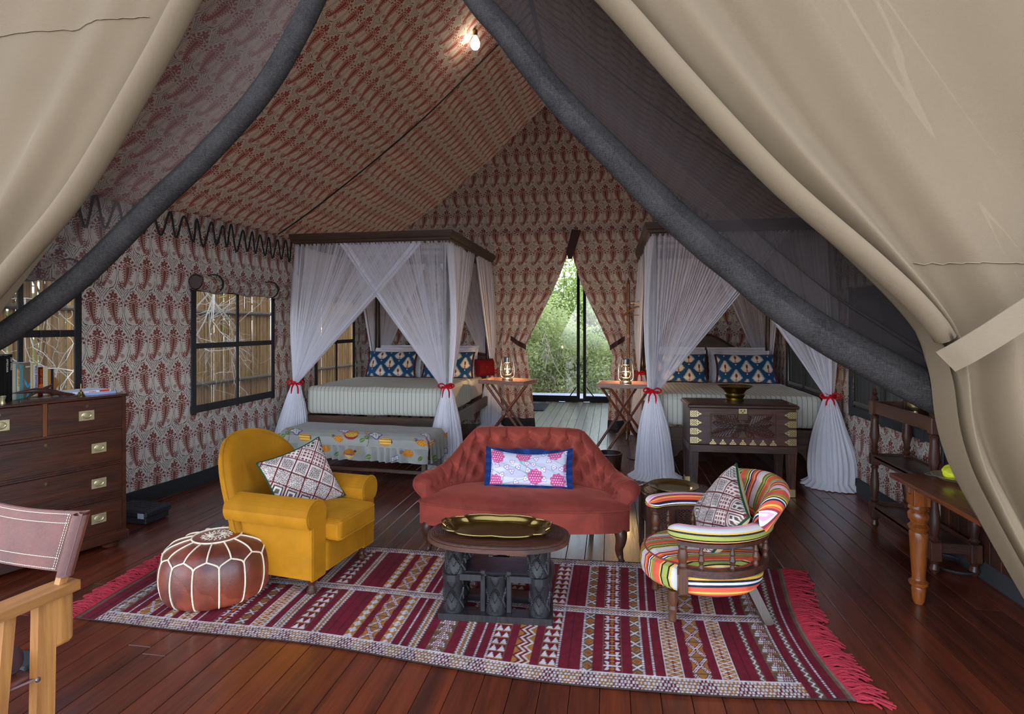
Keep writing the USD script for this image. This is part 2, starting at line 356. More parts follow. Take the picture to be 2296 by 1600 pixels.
# ---------------------------------------------------------------- shell of the tent
XR, YB, Y0, YE = 2.15, 8.35, 2.3, 11.2
def xl(y): return -3.74-.13*np.maximum(0, 4.7-np.asarray(y, float))
ROOF = spline([(-3.95, 2.40), (-3.74, 2.47), (-3.08, 2.89), (-2.0, 3.69), (-.8, 4.76)], 60)
def roof_z(x):
    x = np.asarray(x, float); q = np.where(x > -.8, -1.6-x, x); return np.interp(q, ROOF[:, 0], ROOF[:, 1])
# floor: boards that run along the tent, each one a part
rg = random.Random(3)
fl = struct('floor', bx(-5.2, 3.4, -1.2, 11.25, -.12, -.024), 'black_cloth')
xs = -5.0; nb = 0
while xs < 3.2:
    w = .118; y = -1.1-rg.random()*1.5; inner = -4.3 < xs < 2.3
    while y < 11.15:
        ln = (3.6 if inner else 6.5)+rg.random()*1.6; y1 = min(y+ln, 11.18)
        if y1 > -.9 and y1-y > .2:
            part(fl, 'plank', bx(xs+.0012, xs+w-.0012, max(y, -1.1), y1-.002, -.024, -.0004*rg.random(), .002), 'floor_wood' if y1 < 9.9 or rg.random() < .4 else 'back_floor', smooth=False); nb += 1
        y = y1
    xs += w
# the outside boards beyond the glass door and the ground
dk = struct('deck', bx(-3.2, 2.4, 11.3, 12.75, -.2, -.09), 'black_cloth')
for i in range(12): part(dk, 'plank', bx(-3.2, 2.4, 11.34+i*.118, 11.34+i*.118+.11, -.09, -.03, .004), 'pale_deck', smooth=False)
gm, _ = surf(lambda u, v: (u*90-45, v*90-30, -.35+.1*noise(np.stack([u*60, v*60, u*0], -1))), 60, 60)
struct('ground', gm, 'soil')
# walls
def holegrid(us, vs, holes, fn, uvfn=None):
    us = np.unique(np.round(np.concatenate([us]+[[h[0], h[1]] for h in holes]), 4)); vs = np.unique(np.round(np.concatenate([vs]+[[h[2], h[3]] for h in holes]), 4))
    U, V = np.meshgrid(us, vs, indexing='ij'); P = np.stack(np.broadcast_arrays(*fn(U, V)), -1).reshape(-1, 3)
    nu, nv = len(us), len(vs); i, j = np.meshgrid(np.arange(nu-1), np.arange(nv-1), indexing='ij')
    uc, vc = (us[:-1]+us[1:])[i]/2, (vs[:-1]+vs[1:])[j]/2; ok = np.ones(uc.shape, bool)
    for h in holes: ok &= ~((uc > h[0]) & (uc < h[1]) & (vc > h[2]) & (vc < h[3]))
    q = (i*nv+j)[ok]; return tm(P, np.stack([q, q+nv, q+nv+1, q+1], 1)), np.stack([U.ravel(), V.ravel()], 1)
def wob(a, b, s, k=1.0): return k*noise(np.stack([a*1.7, b*1.1, a*0+s], -1))
WL = [(2.9, 3.66, .95, 1.80), (4.69, 5.935, .69, 1.80), (6.9, 8.0, .62, 1.80)]
m, uv = holegrid(np.linspace(2.26, YE, 120), np.linspace(0, 2.5, 34), WL, lambda y, z: (xl(y)+.018*wob(y, z, 1)*np.sin(z/2.5*PI), y, z))
struct('wall_left', m, 'paisley_wall', uv=uv, smooth=True)
WR = [(3.85, 5.68, .69, 1.75), (6.35, 7.6, .69, 1.75)]
m, uv = holegrid(np.linspace(2.26, YE, 120), np.linspace(0, 2.5, 34), WR, lambda y, z: (XR+.018*wob(y, z, 2)*np.sin(z/2.5*PI), y, z))
struct('wall_right', m, 'paisley_wall', uv=uv, smooth=True)
# back partition with its gable; the middle opening is closed by two tied curtains
OP = [(-1.75, .5, 0, 2.75)]
m, uv = holegrid(np.linspace(-3.78, 2.17, 110), np.linspace(0, 1, 60), [], lambda x, v: (x, YB+.02*wob(x, v*4, 3), v*roof_z(x)))
uv[:, 1] *= roof_z(uv[:, 0])
fc = m.faces; c = uv[fc].mean(1); keep = ~((c[:, 0] > -1.75) & (c[:, 0] < .5) & (c[:, 1] < 2.74))
m = trimesh.Trimesh(m.vertices, fc[keep], process=False)
struct('wall_back', m, 'paisley_wall', uv=uv, smooth=True)
m, uv = holegrid(np.linspace(-3.78, 2.17, 40), np.linspace(0, 1, 40), [], lambda x, v: (x, YE+0*x, v*roof_z(x)))
uv[:, 1] *= roof_z(uv[:, 0]); c = uv[m.faces].mean(1)
m = trimesh.Trimesh(m.vertices, m.faces[~((c[:, 0] > -2.0) & (c[:, 0] < 1.0) & (c[:, 1] < 2.9))], process=False)
struct('wall_rear', m, 'canvas', smooth=True)
# roof: lining with a sag, seam line at y = 6
def roof(side):
    arc = np.concatenate([[0], np.cumsum(np.linalg.norm(np.diff(ROOF, axis=0), axis=1))])
    def fn(u, v):
        x = np.interp(u, arc, ROOF[:, 0]); z = np.interp(u, arc, ROOF[:, 1])+.02*wob(u*1.5, v*1.3, 5+side)
        return (x if side < 0 else -1.6-x), v, z
    us = np.linspace(0, arc[-1], 60); vs = np.linspace(Y0-.1, YE+.1, 110)
    m, uv = holegrid(us, vs, [], fn)
    return m, np.stack([uv[:, 1], uv[:, 0]], 1)
cl = None
for sd in (-1, 1):
    m, uv = roof(sd); p = struct('ceiling', m, 'paisley_roof', uv=uv, smooth=True)
    cl = cl or p
for sd in (-1, 1):   # outer fly sheet of canvas over the lining
    m, uv = roof(sd); m.vertices = m.vertices*np.array([1, 1, 1])+np.array([sd*.03, 0, .06]); struct('fly_sheet', m, 'fly_canvas', smooth=True)
for y in (6.0,):
    P = np.array([(x, y, roof_z(x)-.012) for x in np.linspace(-3.7, 2.1, 90)]); part(cl, 'seam', tube(P, .008, 5), 'black_tape')
rd = np.array([(-.8, y, 4.74) for y in np.linspace(Y0-.1, YE, 30)])
struct('ridge_pole', tube(rd, .03, 10), 'bed_wood_y')
# ground strips of black canvas along the foot of the walls
P = np.linspace(2.26, YB, 40)
def strip(xf, h, t):
    v = []; f = []
    for k, y in enumerate(P):
        x = xf(y); v += [(x, y, 0), (x, y, h), (x+t*.35, y, h), (x+t, y, 0)]
    for k in range(len(P)-1):
        for a in range(4): f.append((4*k+a, 4*k+(a+1) % 4, 4*k+4+(a+1) % 4, 4*k+4+a))
    return tm(v, f)
struct('baseboard_left', strip(lambda y: float(xl(y))+.006, .11, .05), 'black_cloth')
struct('baseboard_right', strip(lambda y: XR-.006, .11, -.05), 'black_cloth')
struct('trim_1', bx(-4.3, -2.42, 2.05, 2.16, 0, .02, .004), 'black_tape')
# windows: black tape frame, bars and gauze pane
def window(n, X, y0, y1, z0, z1, inward, nv=1, bars=True):
    w = thing('window_%d' % n, kind='structure')
    s = inward; fx = lambda y: float(xl(y)) if X is None else X
    def tape(pa, pb, wd): 
        a, b = np.array(pa), np.array(pb)
        return bar((fx(a[0])+s*.012, a[0], a[1]), (fx(b[0])+s*.012, b[0], b[1]), .018, wd) if abs(a[0]-b[0]) < 1e-6 else cat(*[bar((fx(q0)+s*.012, q0, a[1]), (fx(q1)+s*.012, q1, a[1]), .018, wd) for q0, q1 in zip(np.linspace(a[0], b[0], 5)[:-1], np.linspace(a[0], b[0], 5)[1:])])
    def htape(y0, y1, z, wd):
        m = []
        for q0, q1 in zip(np.linspace(y0, y1, 7)[:-1], np.linspace(y0, y1, 7)[1:]):
            x = (fx(q0)+fx(q1))/2+s*.014; m.append(T(box(.014, q1-q0+.01, wd, b=.002), (x, (q0+q1)/2, z)))
        return cat(*m)
    def vtape(y, wd): return box(.014, wd, z1-z0+.1, (fx(y)+s*.016, y, (z0+z1)/2), .002)
    for y in (y0, y1): part(w, 'frame', vtape(y, .055), 'black_tape')
    for z in (z0, z1): part(w, 'frame', htape(y0-.027, y1+.027, z, .07), 'black_tape')
    if bars:
        part(w, 'glazing_bar', htape(y0, y1, (z0+z1)/2+.02, .05), 'black_tape')
        for k in range(1, nv+1): part(w, 'glazing_bar', vtape(y0+(y1-y0)*k/(nv+1), .035), 'black_tape')
    part(w, 'pane', bx(*sorted((fx((y0+y1)/2)-s*.03, fx((y0+y1)/2)-s*.026)), y0, y1, z0, z1), 'window_gauze')
    return w
window(1, None, 2.9, 3.66, .95, 1.80, 1); window(2, None, 4.69, 5.935, .69, 1.80, 1); window(3, None, 6.9, 8.0, .62, 1.80, 1)
window(4, XR, 3.85, 5.68, .69, 1.75, -1, 2); window(5, XR, 6.35, 7.6, .69, 1.75, -1)
# glass door at the far end
d = thing('door_1', kind='structure'); bt = 'black_tape'
for x in (-2.0, -.62, -.50, 1.0): part(d, 'stile', bx(x-.028, x+.028, YE-.02, YE+.04, .0, 2.9, .004), bt)
part(d, 'sill', bx(-2.05, 1.05, YE-.05, YE+.07, .0, .05, .004), bt); part(d, 'head_rail', bx(-2.05, 1.05, YE-.03, YE+.05, 2.85, 2.95, .004), bt)
for a, b in ((-1.97, -.65), (-.47, .97)):
    part(d, 'bottom_rail', bx(a, b, YE-.02, YE+.04, .05, .10), bt); part(d, 'pane', bx(a, b, YE+.005, YE+.011, .10, 2.85), 'pane')
for a, b in ((-.66, -.80), (-.46, -.30)): part(d, 'brace', bar((a, YE-.05, .27), (b, YE-.05, .07), .018), bt)
# curtains of the partition, each gathered by a dark band
LE = [(2.80, -.56), (2.46, -.62), (2.0, -.80), (1.5, -1.05), (1.17, -1.21), (1.0, -1.19), (.6, -1.13), (.12, -1.08), (0, -1.07)]
RE = [(2.80, -.56), (2.46, -.54), (2.0, -.40), (1.5, -.17), (1.05, .02), (.9, .005), (.5, -.02), (.12, -.045), (0, -.05)]
def ribbon0(pts):
    P = np.asarray(pts, float); n = len(P); v = []
    for p in P: v += [p+(0, 0, -.036), p+(0, 0, .036), p+(0, -.008, .036), p+(0, -.008, -.036)]
    return tm(v, [(4*i+a, 4*i+(a+1) % 4, 4*i+4+(a+1) % 4, 4*i+4+a) for i in range(n-1) for a in range(4)]+[(0, 1, 2, 3), (4*n-4, 4*n-1, 4*n-2, 4*n-3)])
def curtain(name, label, E, xo, s):
    E = np.array(sorted(E)); arr = spline(E, 80); h = arr[:, 0]; e = arr[:, 1]
    def fn(u, v):
        z = v*2.80; ed = np.interp(z, h, e); x = xo+(ed-xo)*u
        k = np.clip((2.6-z)/1.5, 0, 1)*np.where(z > 1.1, 1, .8+.2*z/1.1)
        y = YB-.03-.05*k*(1+np.sin(u*17+1))*np.sqrt(u)-.05*np.clip((1.2-z), 0, 1)*u
        pinch = np.exp(-((z-1.12)/.06)**2)*.02*u
        return x, y+pinch, z
    m, q = surf(fn, 70, 90); uvx = np.stack([xo+(q[:, 0])*1.0*s, q[:, 1]*2.80], 1)
    c = thing(name, label, 'curtain'); part(c, 'drape', m, 'paisley_wall', uv=uvx, smooth=True)
    zz = np.linspace(0, .1, 4); mm, _ = surf(lambda u, v: tuple(a+b for a, b in zip(fn(u, v*.045), (0, -.006, 0))), 70, 5); part(c, 'ground_flap', mm, 'black_cloth', smooth=True)
    a = fn(np.array(1.0), np.array(1.12/2.8)); b = fn(np.array(.52), np.array(1.27/2.8))
    pts = [np.array(fn(np.array(t), np.array((1.14+(1-t)*.30)/2.8)), float)+(0, -.025, 0) for t in np.linspace(1.01, .56, 14)]
    part(c, 'tie_band', ribbon0(pts), 'maroon_tape')
    return c
curtain('door_curtain', 'paisley tent curtain tied back left of the rear doorway', LE, -1.78, 1)
curtain('door_curtain', 'paisley tent curtain tied back right of the rear doorway', RE, .52, -1)
struct('trim_2', T(ext([(-.60, 2.40), (-.55, 2.40), (-.42, 2.80), (-.55, 2.82), (-.63, 2.5)], .02), (0, 0, 0), rx=90).apply_translation((0, YB-.06, 0)), 'maroon_tape')
simple('coil_cloth', '4a3c38', .9)
# ---------------------------------------------------------------- canvas and gauze at the mouth of the tent
def chordfrac(P):
    d = np.concatenate([[0], np.cumsum(np.linalg.norm(np.diff(P, axis=0), axis=1))]); return d/d[-1]
def flap(name, label, hem, roofline, waist, floor, y, side, nf, seam_s):
    H = spline(hem, 120); sH = chordfrac(H); Rl = np.array(roofline, float); Rf = chordfrac(Rl)
    def top(t): return np.stack([np.interp(t, Rf, Rl[:, 0]), np.interp(t, Rf, Rl[:, 1])], -1)
    def wst(t): g = t**1.5; w = np.array(waist[0]); return w+np.array(waist[1])*g[..., None]
    F = spline(floor, 60); sF = chordfrac(F)
    def hemp(s): return np.stack([np.interp(s, sH, H[:, 0]), np.interp(s, sH, H[:, 1])], -1)
    def fn(t, s):
        s1 = np.clip(s, 0, 1); s2 = np.clip(s-1, 0, 1)
        A, B = top(t), wst(t); base = A+(B-A)*s1[..., None]
        dev = hemp(s1)-(hemp(s1*0)+(hemp(s1*0+1)-hemp(s1*0))*s1[..., None])
        up = base+dev*((1-t)**2.5)[..., None]
        fl = np.stack([np.interp(s2, sF, F[:, 0]), np.interp(s2, sF, F[:, 1])], -1)
        C = np.stack([B[..., 0]+side*(.12+.30*t)*s2*(t > 0), B[..., 1]*(1-s2)], -1)
        low = fl+(wst(t)*(1-s2)[..., None]+np.stack([F[-1, 0]+side*t*(.40 if side > 0 else .4), 0*t], -1)*s2[..., None]-(wst(t*0)*(1-s2)[..., None]+np.stack([F[-1, 0]+0*t, 0*t], -1)*s2[..., None]))
        xz = np.where((s > 1)[..., None], low, up)
        env = np.exp(-2.6*t)*(.25+.75*np.minimum(s, 1.0)**1.3); ph = nf*t**.55
        dy = -.085*env*np.cos(2*PI*ph)+.022*np.minimum(s, 1)*np.sin(2*PI*4.6*t**.75+.6)*np.exp(-t)+.02*env*np.sin(2*PI*ph*2.3+s*3)+.03*noise(np.stack([t*6, s*2.5, 0*t+side], -1))*(.3+.7*np.minimum(s, 1))
        dy = dy+.045*np.clip((s-1)*2.5, 0, 1)*np.sin(2*PI*5.2*np.clip(t, 0, 1)**.62+.4)*np.exp(-1.2*t)
        dy = dy+.05*np.exp(-((s-1)/.06)**2)*np.exp(-3*t)*1.0
        return xz[..., 0], y+dy, xz[..., 1]
    c = thing(name, label, 'tent flap')
    m, q = surf(fn, 150, 130, (0, 1), (0, 1.97)); part(c, 'sheet', m, 'canvas', smooth=True)
    ss = np.linspace(0.0, .985, 70); P = np.stack(fn(ss*0+.002, ss), -1); t_ = np.gradient(P, axis=0); t_ /= np.linalg.norm(t_, axis=1)[:, None]
    off = np.stack([-t_[:, 2], 0*ss, t_[:, 0]], -1)*side
    P = P+off*.006+np.array([0, -.012, 0]); part(c, 'hem', tube(P, .056-.016*np.linspace(0, 1, 70)**3, 16, flat=.8), 'canvas', smooth=True)
    for z0, t0, t1 in seam_s:
        P = []
        for t in np.linspace(t0, t1, 70):
            sg_ = np.linspace(0, 1.2, 240); q_ = np.stack(fn(sg_*0+t, sg_), -1); i = int(np.argmin(np.abs(q_[:, 2]-z0-.05*np.exp(-t*9)))); P.append(q_[i]+(0, -.004, 0))
        P = np.array(P); P[1:-1] = (P[:-2]+P[1:-1]+P[2:])/3; part(c, 'seam', tube(P, .0022, 5), 'canvas_strap', smooth=True)
    return c, fn
HEM_R = [(-.92, 3.76), (-.47, 3.16), (-.05, 2.7), (.26, 2.32), (.58, 1.95), (.88, 1.66), (1.09, 1.45), (1.14, 1.36)]
HEM_L = [(-1.02, 3.95), (-1.52, 3.16), (-1.73, 2.86), (-1.93, 2.54), (-2.28, 2.05), (-2.6, 1.72), (-2.89, 1.43), (-3.09, 1.26)]
fr, fnr = flap('tent_flap', 'beige canvas tent flap strapped back on the right', HEM_R, [(-.92, 3.76), (-.80, 4.56), (.4, 3.55), (1.5, 2.78), (2.04, 2.40)], ((1.14, 1.36), (.95, .72)),
               [(1.14, 1.36), (1.15, 1.15), (1.19, .98), (1.26, .82), (1.39, .56), (1.65, .07), (1.68, .004)], 2.22, 1, 3.4, [(1.66, .18, .75)])
P = np.array([fnr(np.array(0.0), np.array(1.0))], float)[0]
sp = spline([(1.09, 2.13, 1.33), (1.14, 2.09, 1.375), (1.25, 2.06, 1.465), (1.5, 2.05, 1.66), (1.85, 2.1, 1.94), (2.12, 2.18, 2.12)], 40)
def ribbon(P, w, nrm=(0, 1, 0), th=.006):
    P = np.asarray(P, float); t = np.gradient(P, axis=0); t /= np.linalg.norm(t, axis=1)[:, None]; n = np.asarray(nrm, float)
    b = np.cross(t, n); b /= np.linalg.norm(b, axis=1)[:, None]; n2 = np.cross(b, t); w = np.broadcast_to(np.asarray(w, float), (len(P),))[:, None]
    v = np.stack([P-b*w/2, P+b*w/2, P+b*w/2+n2*th, P-b*w/2+n2*th], 1).reshape(-1, 3); k = len(P)
    f = [(4*i+a, 4*i+(a+1) % 4, 4*i+4+(a+1) % 4, 4*i+4+a) for i in range(k-1) for a in range(4)]+[(0, 1, 2, 3), (4*k-4, 4*k-1, 4*k-2, 4*k-3)]
    return tm(v, f)
one('tie_strap', 'flat beige canvas strap holding the right tent flap', 'strap', ribbon(sp, .085), 'canvas_strap')
fl_, fnl = flap('tent_flap', 'beige canvas tent flap drawn aside on the left', HEM_L, [(-1.02, 3.95), (-1.1, 4.36), (-2.0, 3.58), (-3.0, 2.82), (-3.85, 2.28)], ((-3.09, 1.26), (-.72, .70)),
                [(-3.09, 1.26), (-3.12, 1.1), (-3.2, .9), (-3.35, .6), (-3.5, .1), (-3.52, .004)], 2.22, -1, 2.2, [(2.78, .10, .8)])
def gauze(name, label, roll, hem, y, side, r0, r1, fold):
    A, B = spline(roll, 110), spline(hem, 110); sA, sB = chordfrac(A), chordfrac(B); cA, cB = spline(roll, 110), spline(hem, 110)
    def at(C, s): f = chordfrac(C); return np.stack([np.interp(s, f, C[:, 0]), np.interp(s, f, C[:, 1])], -1)
    def fn(w, s):
        a = at(A, s); b = at(B, s); k = w+fold*np.sin(4*PI*w)*np.clip(s*1.3-.3, 0, 1)
        p = a+(b-a)*k[..., None]; dy = .04*np.cos(4*PI*w)*s*(1-w)+.015*noise(np.stack([w*3, s*5, w*0+7], -1))
        return p[..., 0], y+dy, p[..., 1]
    c = thing(name, label, 'tent flap'); m, q = surf(fn, 60, 90); part(c, 'sheet', m, 'gauze_double' if side > 0 else 'gauze', smooth=True, uv=q)
    s = np.linspace(0, 1, 110); P = np.stack([at(A, s)[:, 0], y-.01+0*s, at(A, s)[:, 1]], -1)
    P += .006*noise(P*6.0+3)[:, None]*np.array([1, 0, 1]); part(c, 'roll', tube(P, r0+(r1-r0)*s, 18, flat=1), 'gauze_roll', smooth=True)
    return c
ROLL_R = [(-.92, 3.35), (-.58, 2.87), (-.15, 2.32), (.22, 1.92), (.48, 1.68), (.75, 1.46), (.99, 1.31), (1.24, 1.17), (1.42, 1.08)]
ROLL_L = [(-1.05, 3.42), (-1.3, 2.93), (-1.53, 2.56), (-1.83, 2.26), (-2.15, 2.0), (-2.52, 1.69), (-2.91, 1.44), (-3.12, 1.34), (-3.45, 1.22)]
UP_R = [(-.90, 3.9), (-.3, 3.3), (.05, 2.9), (.45, 2.55), (.8, 2.2), (1.1, 1.9), (1.3, 1.7), (1.45, 1.5), (1.55, 1.35)]
UP_L = [(-1.1, 3.95), (-1.7, 3.4), (-2.1, 3.0), (-2.4, 2.6), (-2.75, 2.25), (-3.0, 1.95), (-3.25, 1.7), (-3.5, 1.6), (-3.75, 1.5)]
gauze('insect_screen', 'rolled dark grey gauze screen swept to the right of the opening', ROLL_R, UP_R, 2.42, 1, .044, .074, .13)
gauze('insect_screen', 'rolled dark grey gauze screen swept to the left of the opening', ROLL_L, UP_L, 2.42, -1, .046, .058, .03)
# cord with black toggle hanging by the left window
P = spline([(-2.62, 2.40, 1.97), (-2.72, 2.39, 1.86), (-2.86, 2.38, 1.74), (-2.92, 2.38, 1.66), (-2.93, 2.38, 1.60)], 24)
t = thing('cord_toggle', 'black toggle on a thin cord by the left window', 'toggle'); part(t, 'cord', tube(P, .0035, 6), 'black_plastic'); part(t, 'toggle', T(rbox(.028, .022, .075, .01), (-2.935, 2.38, 1.57), ry=12), 'black_plastic')
# lacing cord looped along the left eave
k = 21; P = []
for i in range(k*2+1):
    y = 3.0+i*(6.3-3.0)/(2*k); top = i % 2 == 0
    P.append((float(xl(y))+.03+.012*rg.random(), y+.03*(rg.random()-.5), (2.44 if top else 2.20)+.05*(rg.random()-.5)))
one('lacing_cord', 'black lacing cord looped along the top of the left wall', 'cord', tube(spline(P, 320), .0085, 6), 'black_cloth', smooth=True)
# rolled blinds above the left windows
def blind(y0, y1, z, r, label):
    b = thing('rolled_blind', label, 'blind'); x = float(xl((y0+y1)/2))+r+.01; n = 34
    def fn(u, v):
        yy = y0+(y1-y0)*u; rr = r*(1+.12*noise(np.stack([u*9, v*3, u*0], -1))); a = v*2*PI
        sag = -.02*np.sin(u*PI*3)**2
        return np.asarray(xl(yy))+r+.012+rr*np.cos(a), yy, z+sag+rr*np.sin(a)
    m, q = surf(fn, 50, n); part(b, 'roll', m, 'paisley_wall', smooth=True, uv=np.stack([y0+(y1-y0)*q[:, 0], q[:, 1]*.36], 1))
    sp = []
    for e in (y0, y1):
        th = np.linspace(0, 6*PI, 60); rr = np.linspace(r*.98, r*.15, 60); sp = np.stack([x+rr*np.cos(th), 0*th+e, z+rr*np.sin(th)], -1); part(b, 'coil_end', tube(sp, .0035, 5), 'black_cloth')
        part(b, 'end_cap', T(lathe([(0, 0), (r*.8, 0), (r*.8, .004), (0, .004)], 20), (x, e, z), rx=90), 'coil_cloth')
    for f in (.16, .80):
        yy = y0+(y1-y0)*f; a = np.linspace(0, 2*PI, 28, endpoint=False); rr = r*1.17
        part(b, 'strap', tube(np.stack([float(xl(yy))+r+.012+rr*np.cos(a), yy+0*a+.02*np.cos(a), z+rr*np.sin(a)], -1), .017, 6, closed=True, flat=.3), 'black_cloth')
    return b
blind(4.63, 6.05, 1.84, .075, 'rolled paisley blind above the window between chest and bed')
blind(2.7, 3.75, 1.84, .075, 'rolled paisley blind above the window by the bookshelf chest')

# ---------------------------------------------------------------- four-poster beds
def ring_moulding(hx, hy, prof):
    """profile of (outward offset, z) swept round a rectangle with mitred corners: four pieces"""
    out = []; p = np.array(prof, float); C = [(-1, -1), (1, -1), (1, 1), (-1, 1)]; n = len(p)
    for k in range(4):
        a, b = C[k], C[(k+1) % 4]; v = []
        for c in (a, b): v += [(c[0]*(hx+o), c[1]*(hy+o), z) for o, z in p]
        f = [(i, (i+1) % n, n+(i+1) % n, n+i) for i in range(n)]; m = tm(v, f); cap = [(0, i+1, i) for i in range(1, n-1)]
        m = trimesh.Trimesh(m.vertices, np.vstack([m.faces, cap, [(n+x, n+z, n+y) for x, y, z in cap]]), process=False); out.append(m)
    return out
COR = [(-.03, 2.33), (.015, 2.33), (.02, 2.355), (.035, 2.36), (.038, 2.385), (.05, 2.39), (.062, 2.42), (.066, 2.455), (-.03, 2.455)]
def make_bed(label, loc, W, Ln, bracket):
    b = thing('four_poster_bed', label, 'bed', loc); hx, hy = W/2, Ln/2
    for m, w in zip(ring_moulding(hx+.03, hy+.03, COR), ('bed_wood', 'bed_wood_y', 'bed_wood', 'bed_wood_y')): part(b, 'cornice', m, w)
    for k in range(3): part(b, 'tester_slat', bx(-hx, hx, -hy+.5+k*.6, -hy+.56+k*.6, 2.40, 2.43), 'bed_wood')
    post = [(.05, .0), (.045, .05), (.062, .09), (.04, .14), (.058, .17), (.058, .2)]
    upper = [(.03, .80), (.044, .83), (.03, .86), (.042, .9), (.03, .94), (.040, 1.2), (.032, 2.0), (.045, 2.03), (.03, 2.06), (.034, 2.38)]
    for sx in (-1, 1):
        for sy in (-1, 1):
            part(b, 'post', T(cat(turned(post), box(.10, .10, .38, (0, 0, .38), .006), turned([(.03, .57), (.045, .6), (.03, .63), (.045, .67), (.03, .72), (.03, .80)]), turned(upper)), (sx*hx, sy*hy, 0)), 'dark_wood_z')
    part(b, 'rail', bx(-hx, hx, -hy-.02, -hy+.02, .33, .46, .005), 'bed_wood'); part(b, 'rail', bx(-hx, hx, hy-.02, hy+.02, .33, .46, .005), 'bed_wood')
    for s in (-1, 1): part(b, 'rail', bx(s*hx-.02, s*hx+.02, -hy, hy, .33, .46, .005), 'bed_wood_y')
    if bracket:
        for s in (-1, 1):
            pg = [(0, .33), (.30, .33), (.30, .27), (.24, .265), (.19, .23), (.16, .18), (.10, .16), (0, .16)]
            part(b, 'bracket', T(ext([(s*(hx-.05-x), z) for x, z in pg], .03), (0, 0, 0), rx=90).apply_translation((0, -hy+.015, 0)), 'bed_wood')
    xx = np.linspace(-1, 1, 41); top = 1.0+.30*np.cos(xx*PI/2)**1.6+.03*np.cos(xx*PI*2)
    part(b, 'headboard', T(ext([(-hx, .4)]+[(hx*x, z) for x, z in zip(xx, top)]+[(hx, .4)], .035), rx=90).apply_translation((0, hy+.02, 0)), 'bed_wood')
    part(b, 'headboard_rim', tube([(hx*x, hy, z) for x, z in zip(xx, top)], .022, 8), 'dark_wood')
    return b
LB = ((-2.56, 7.02, 0), 1.66, 2.14); RB = ((1.22, 6.93, 0), 1.60, 2.14)
make_bed('dark four-poster bed in the left corner behind the bench', *LB, False)
make_bed('dark four-poster bed at the right behind the brass-mounted trunk', *RB, True)
g = Graph(); px, py, pz = g.xyz(g.obj()); nx, ny, nz_ = g.xyz(g.node('geometry')('normal'))
c = g.mix(nx.abs().gt(.7), g.vec(px, 0, 0), g.vec(py, 0, 0)); cx_, _, _ = g.xyz(c)
ln = ((cx_*(1/.046)).frac()-.5).abs().lt(.055).max((((cx_*(1/.046))+.12).frac()-.5).abs().lt(.022)*.5)
g.done('ticking', g.bsdf(base_color=g.mix(ln*.7, L('b9b6aa'), L('4c4d4c')), roughness=.9, specular_ior_level=.1, normal=g.bump(g.noise(g.obj(), 14.0, 3), .006)))
def soft(sx, sy, sz, r, c, amp=.008, seed=0):
    m = rbox(sx, sy, sz, r, c); m = m.subdivide_to_size(.09, max_iter=6) if hasattr(m, 'subdivide_to_size') else m
    v = m.vertices; m.vertices = v+amp*np.stack([noise(v*7+seed), noise(v*7+9+seed), noise(v*5+5+seed)], -1); return m
for (loc, W, Ln), lab in ((LB, 'left'), (RB, 'right')):
    m = thing('mattress', 'white mattress with sheet on the %s four-poster bed' % lab, 'mattress', (loc[0], loc[1]+.02, 0)); part(m, 'body', soft(W-.12, Ln-.14, .27, .05, (0, 0, .602), .004), 'white_linen', smooth=True)
    m = thing('coverlet', 'striped cream coverlet spread over the %s bed' % lab, 'bedspread', (loc[0], loc[1], 0)); sh = T(from_manifold(Manifold.hull_points(rbox(W-.07, Ln*.60, .31, .055, (0, -Ln*.18, .62)).vertices.astype(np.float32).tolist())-Manifold.hull_points(bx(-W/2+.05, W/2-.05, -Ln/2+.075, 2, .3, .742).vertices.astype(np.float32).tolist()))); sh = sh.subdivide_to_size(.09, max_iter=7); v = sh.vertices; sh.vertices = v+.004*np.stack([noise(v*7+3), noise(v*7+12), noise(v*5+8)], -1); part(m, 'cloth', sh, 'ticking', smooth=40)
# cushions
def cushion(w, h, t, n=40, pinch=.06, sq=.45, droop=0.0):
    def side(s):
        def fn(u, v):
            x = w/2*u*(1-pinch*(1-v*v)*u*u); z = h/2*v*(1-pinch*(1-u*u)*v*v)
            y = -s*t/2*(np.clip(1-u**4, 0, 1)*np.clip(1-v**4, 0, 1))**sq
            y = y*(1+.10*noise(np.stack([u*3, v*3, u*0+s+w*10], -1)))
            return x, y, z-droop*(1-u*u)*np.clip(v, 0, 1)
        return surf(fn, n, n, (-1, 1), (-1, 1))
    f, q = side(1); b, _ = side(-1); b.faces = b.faces[:, ::-1]
    return f, np.stack([q[:, 0]*w/2, q[:, 1]*h/2], 1), b
def edge_loop(w, h, pinch, n=30, droop=0.0):
    u = np.concatenate([np.linspace(-1, 1, n)[:-1], np.ones(n-1), np.linspace(1, -1, n)[:-1], -np.ones(n-1)]); v = np.concatenate([-np.ones(n-1), np.linspace(-1, 1, n)[:-1], np.ones(n-1), np.linspace(1, -1, n)[:-1]])
    return np.stack([w/2*u*(1-pinch*(1-v*v)*u*u), 0*u, h/2*v*(1-pinch*(1-u*u)*v*v)-droop*(1-u*u)*np.clip(v, 0, 1)], -1)
def paint(q, bg):
    return np.tile(np.array(L(bg)), (len(q), 1))
def put(C, m, c):
    C[m] = L(c)
